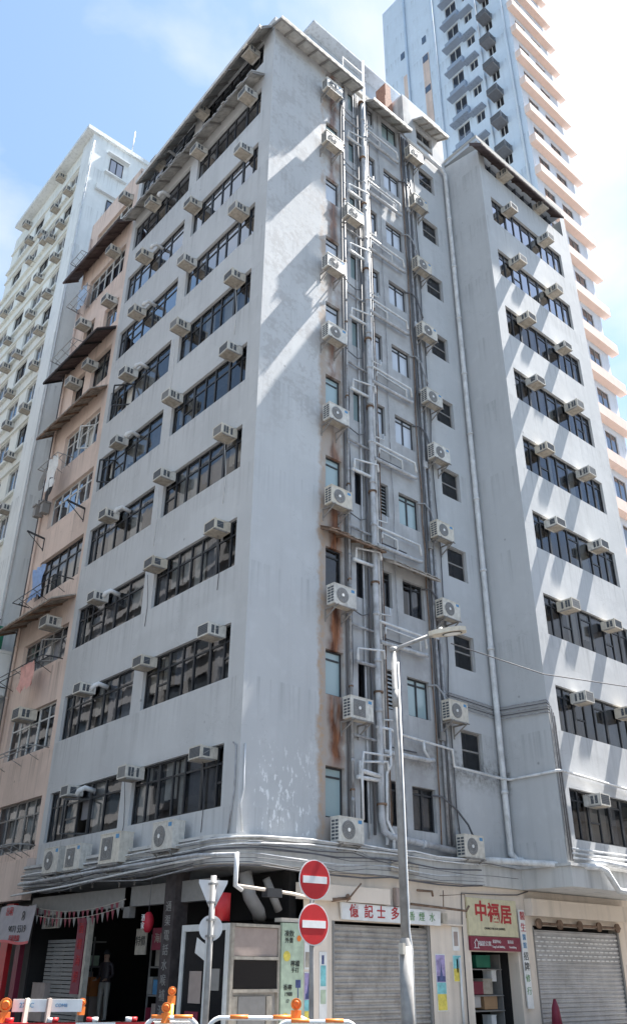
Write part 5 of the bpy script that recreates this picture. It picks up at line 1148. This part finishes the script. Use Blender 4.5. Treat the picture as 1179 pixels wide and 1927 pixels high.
mb = MB(); mb.tube([(7.3, YS - .03, .3), (7.3, YS - .03, 2.6), (7.36, YS - .03, 3.42), (9.0, YS - .03, 3.46), (9.8, YS - .03, 3.5), (10.3, YS - .04, 3.62)], .016, 6); tag(rebase(mb.build('cable', M_DPIPE), (7.3, YS, .3)), 'dark cable framing the yellow sign and dropping beside the doorway', 'cable')
mb = MB(); mb.tube([(7.1, YS - .04, .2), (7.1, YS - .04, 1.9)], .03, 8); tag(rebase(mb.build('pipe', M_PVC), (7.1, YS, .2)), 'slim pale pipe low on the wall left of the doorway', 'pipe')
mb = MB(); mb.tube([(6.05, -.75, 0.13), (6.05, -.75, .14)], .01, 6)

# ------------------------------------------------------------------ roadworks barriers and lamps in the foreground
def barrier(label, p, q, m, h=1.08, group='tubular barriers'):
    p = Vector(p); q = Vector(q); d = (q - p).normalized(); r_ = .2; t = thing('barrier', label, 'barrier', (p.x, p.y, 0), group); z = Vector((0, 0, 1)); pts = [p + z * 0.0, p + z * (h - r_)]
    for k in range(1, 6): a = PI / 2 * k / 6; pts.append(p + d * (r_ - r_ * math.cos(a)) + z * (h - r_ + r_ * math.sin(a)))
    for k in range(5, 0, -1): a = PI / 2 * k / 6; pts.append(q - d * (r_ - r_ * math.cos(a)) + z * (h - r_ + r_ * math.sin(a)))
    pts += [q + z * (h - r_), q]
    mb = MB(); mb.tube(pts, .026, 10); mb.build('frame', m, t)
    mb = MB(); mb.tube([p + z * .45, q + z * .45], .02, 8); mb.build('rail', m, t)
    L_ = (q - p).length
    for k in range(2):
        e = p + d * L_ * (.3 + .4 * k); mb = MB(); mb.tube([e + z * h - d * .11, e + z * h + d * .11], .0285, 10); mb.build('red_band', M_ORANGE, t)
    for e in (p, q):
        mb = MB(); n_ = Vector((-d.y, d.x, 0)); mb.bar(e - n_ * .25 + z * .02, e + n_ * .25 + z * .02, .04); mb.build('foot', m, t)
    return t
barrier('white tubular barrier with a warning lamp at its left, in front of the glass door', (-5.56, -5.9, 0), (-4.98, -6.25, 0), M_WHITE)
barrier('white and orange tubular barrier, middle of the row', (-4.92, -6.3, 0), (-3.85, -7.05, 0), M_WHITE)
barrier('red and white tubular barrier overlapping the middle one at the right', (-4.35, -6.9, 0), (-3.5, -7.5, 0), M_WHITE, h=1.05)
def wlamp(label, x, y, z, s_=1.0, stacked=False):
    s_ *= .8; t = thing('warning_lamp', label, 'warning lamp', (x, y, z), 'orange warning lamps'); mb = MB()
    mb.box(x - .055 * s_, y - .04 * s_, z, x + .055 * s_, y + .04 * s_, z + .13 * s_); mb.build('battery_case', M_ORANGE, t)
    vd = (Vector((-11.8, -16.1, 0)) - Vector((x, y, 0))).normalized(); c = Vector((x, y, z + .20 * s_))
    mb = MB(); mb.tube([c - vd * .03 * s_, c + vd * .03 * s_], .07 * s_, 18); mb.build('lens', M_ORANGE, t)
    mb = MB(); mb.tube([c + vd * .031 * s_, c + vd * .045 * s_], .05 * s_, 18, r2=.035 * s_); mb.build('lens_dome', mat('amber', (.85, .16, .02), .45, grime=.2) if 'amber' not in bpy.data.materials else bpy.data.materials['amber'], t)
    return t
wlamp('orange warning lamp on the white barrier below the scribbled pillar', -5.34, -6.04, 1.02, 1.0)
wlamp('orange warning lamp in front of the pale green panel', -4.06, -6.96, 1.04, 1.15)
wlamp('orange warning lamp cut by the left edge of the picture', -6.98, -5.15, 1.0, 1.3)
wlamp('orange warning lamp behind the white plank', -5.6, -4.4, 1.05, .9)
wlamp('orange warning lamp on the yellow post beside the steel sign pole', -4.6, -5.0, 1.17, 1.0)
mb = MB(); mb.tube([(-4.6, -5.0, 0), (-4.6, -5.0, 1.18)], .04, 10); tag(rebase(mb.build('delineator_post', mat('yellow_plastic', (.7, .5, .06), .5)), (-4.6, -5, 0)), 'short yellow post under a warning lamp beside the steel sign pole', 'post')
def wbarrier(label, x, y, m, an):
    t = thing('water_barrier', label, 'barrier', (x, y, 0), 'plastic water barriers'); d = Vector((math.cos(an), math.sin(an), 0)); n_ = Vector((-d.y, d.x, 0)); c = Vector((x, y, 0))
    prof = [(.22, 0), (.22, .15), (.09, .45), (.08, 1.03), (-.08, 1.03), (-.09, .45), (-.22, .15), (-.22, 0)]
    a = [c - d * .5 + n_ * q + Vector((0, 0, z)) for q, z in prof]; b = [p + d * 1.0 for p in a]; mb = MB(); mb.face(a); mb.face(b[::-1])
    for i in range(8): mb.face([a[i], b[i], b[(i + 1) % 8], a[(i + 1) % 8]][::-1])
    mb.build('body', m, t)
    for k in (-.25, .25):
        e = c + d * k + Vector((0, 0, 1.03)); mb = MB(); mb.tube([e, e + Vector((0, 0, .05))], .05, 12); mb.build('filler_cap', m, t)
    return t
an = math.radians(-24)
for k, (l_, m_) in enumerate((('red plastic water barrier at the left, under the white plank', M_RED), ('white plastic water barrier between the two red ones', M_WHITE), ('red plastic water barrier right of the white one', M_RED), ('white plastic water barrier at the right end of the row', M_WHITE))):
    wbarrier(l_, -6.75 + .5 * k, -5.35 - .235 * k, m_, an) if False else wbarrier(l_, -6.7 + .68 * k * .62, -5.3 - .30 * k * .62, m_, an)
T = thing('plank_barrier', 'white plank with faint blue lettering on an A-frame trestle at the lower left', 'barrier', (-6.55, -5.3, 0))
a = Vector((-6.88, -5.12, 1.20)); b = Vector((-6.18, -5.50, 1.20))
mb = MB(); dd = (b - a).normalized(); mb.bar(a, b, .03, .13); pl = mb.build('plank', M_WHITE, T)
ang = math.atan2(dd.y, dd.x)
text('27CC', .07, a + (b - a) * .2 + Vector((dd.y, -dd.x, 0)) * .02, M_LETB, T, rz=ang); text('COMB', .05, a + (b - a) * .7 + Vector((dd.y, -dd.x, 0)) * .02, M_LETB, T, rz=ang)
for e, m_ in ((.2, M_ACW), (.52, M_BEIGE)):
    c = a + (b - a) * e; n_ = Vector((dd.y, -dd.x, 0))
    for s_ in (-1, 1): mb = MB(); mb.bar(c + n_ * s_ * .03 + Vector((0, 0, .07)), (c.x + n_.x * s_ * .3, c.y + n_.y * s_ * .3, 0), .045); mb.build('leg', m_, T)

# ------------------------------------------------------------------ person inside the dark shop
def skinmesh(name, verts, edges, radii, m, parent, root=0, sub=2):
    me = bpy.data.meshes.new(name); me.from_pydata(verts, edges, []); o = bpy.data.objects.new(name, me); COL.objects.link(o)
    sk = o.modifiers.new('s', 'SKIN'); sk.use_smooth_shade = True
    for i, r_ in enumerate(radii): v = me.skin_vertices[0].data[i]; v.radius = (r_, r_) if not isinstance(r_, tuple) else r_; v.use_root = i == root
    ss = o.modifiers.new('b', 'SUBSURF'); ss.levels = sub; ss.render_levels = sub
    dg = bpy.context.evaluated_depsgraph_get(); dg.update(); m2 = bpy.data.meshes.new_from_object(o.evaluated_get(dg)); bpy.data.objects.remove(o)
    q = bpy.data.objects.new(name, m2); COL.objects.link(q); m2.materials.clear(); m2.materials.append(m); q.parent = parent
    for p in m2.polygons: p.use_smooth = True
    return q
PX, PY, PZ = 1.3, 7.5, .3
T = thing('person', 'person in a dark shirt and pale trousers standing in the dark shop, arms bent forward', 'person', (PX, PY, PZ), rz=-PI / 2 + .5)
V = [(0, 0, .92), (0, 0, 1.08), (0, .01, 1.25), (0, 0, 1.38), (0, -.01, 1.47), (0, -.03, 1.56), (0, -.03, 1.64)]; Ed = [(0, 1), (1, 2), (2, 3), (3, 4), (4, 5), (5, 6)]; Rd = [(.15, .11), (.13, .10), (.16, .11), (.13, .09), .055, .085, .09]
for s_ in (-1, 1):
    k = len(V); V += [(s_ * .17, 0, 1.38), (s_ * .21, .03, 1.12), (s_ * .17, -.18, 1.02), (s_ * .15, -.25, 1.01)]; Ed += [(3, k), (k, k + 1), (k + 1, k + 2), (k + 2, k + 3)]; Rd += [.06, .045, .032, .035]
    for f_ in range(5):
        fx = s_ * .15 + (f_ - 2) * .014; j = len(V)
        if f_ == 4: V += [(s_ * .15 - s_ * .03, -.27, 1.02)]; Ed += [(k + 3, j)]; Rd += [.009]
        else: V += [(fx, -.30, 1.0), (fx, -.33, .98)]; Ed += [(k + 3, j), (j, j + 1)]; Rd += [.009, .008]
    k = len(V); V += [(s_ * .09, 0, .85), (s_ * .10, -.01, .48), (s_ * .10, .02, .08), (s_ * .11, -.12, .04)]; Ed += [(0, k), (k, k + 1), (k + 1, k + 2), (k + 2, k + 3)]; Rd += [.095, .065, .045, .04]
nn = NB('skin_and_clothes'); tcn = N(nn.t, 'ShaderNodeTexCoord'); sx = N(nn.t, 'ShaderNodeSeparateXYZ'); nn.l(tcn.outputs['Object'], sx.inputs[0]); zz = sx.outputs['Z']
cc = nn.mixc(nn.math('GREATER_THAN', zz, .95), (.38, .36, .33), (.05, .04, .045)); cc = nn.mixc(nn.math('GREATER_THAN', zz, 1.44), cc, (.42, .27, .20)); cc = nn.mixc(nn.math('LESS_THAN', sx.outputs['Y'], -.2), cc, (.42, .27, .20)); cc = nn.mixc(nn.math('LESS_THAN', zz, .07), cc, (.03, .03, .03)); nn.col(cc)
body = skinmesh('body', V, Ed, Rd, nn.m, T)
mb = MB()
for i in range(6):
    for j in range(12):
        a0_, a1_ = PI * .5 * i / 6, PI * .5 * (i + 1) / 6; b0, b1 = 2 * PI * j / 12, 2 * PI * (j + 1) / 12
        f = lambda a, b: (.098 * math.sin(a) * math.cos(b), -.02 + .11 * math.sin(a) * math.sin(b), 1.63 + .115 * math.cos(a))
        mb.face([f(a0_, b0), f(a1_, b0), f(a1_, b1), f(a0_, b1)], 0, True)
o = mb.build('hair', M_FRAME); o.parent = T
mb = MB(); mb.hexa([(-.012, -.115, 1.585), (.012, -.115, 1.585), (.008, -.14, 1.585), (-.008, -.14, 1.585), (-.008, -.11, 1.63), (.008, -.11, 1.63), (.004, -.118, 1.63), (-.004, -.118, 1.63)]); o = mb.build('nose', M_SKIN); o.parent = T
for s_ in (-1, 1):
    mb = MB(); mb.tube([(s_ * .033, -.108, 1.635), (s_ * .033, -.118, 1.635)], .011, 8); o = mb.build('eye', M_FRAME); o.parent = T
mb = MB(); mb.box(-.024, -.118, 1.55, .024, -.105, 1.558); o = mb.build('mouth', M_MAR); o.parent = T
for o in list(COL.objects):
    if o.name.split('.')[0] in ('hair', 'nose', 'eye', 'mouth'): o.location = (0, 0, 0)
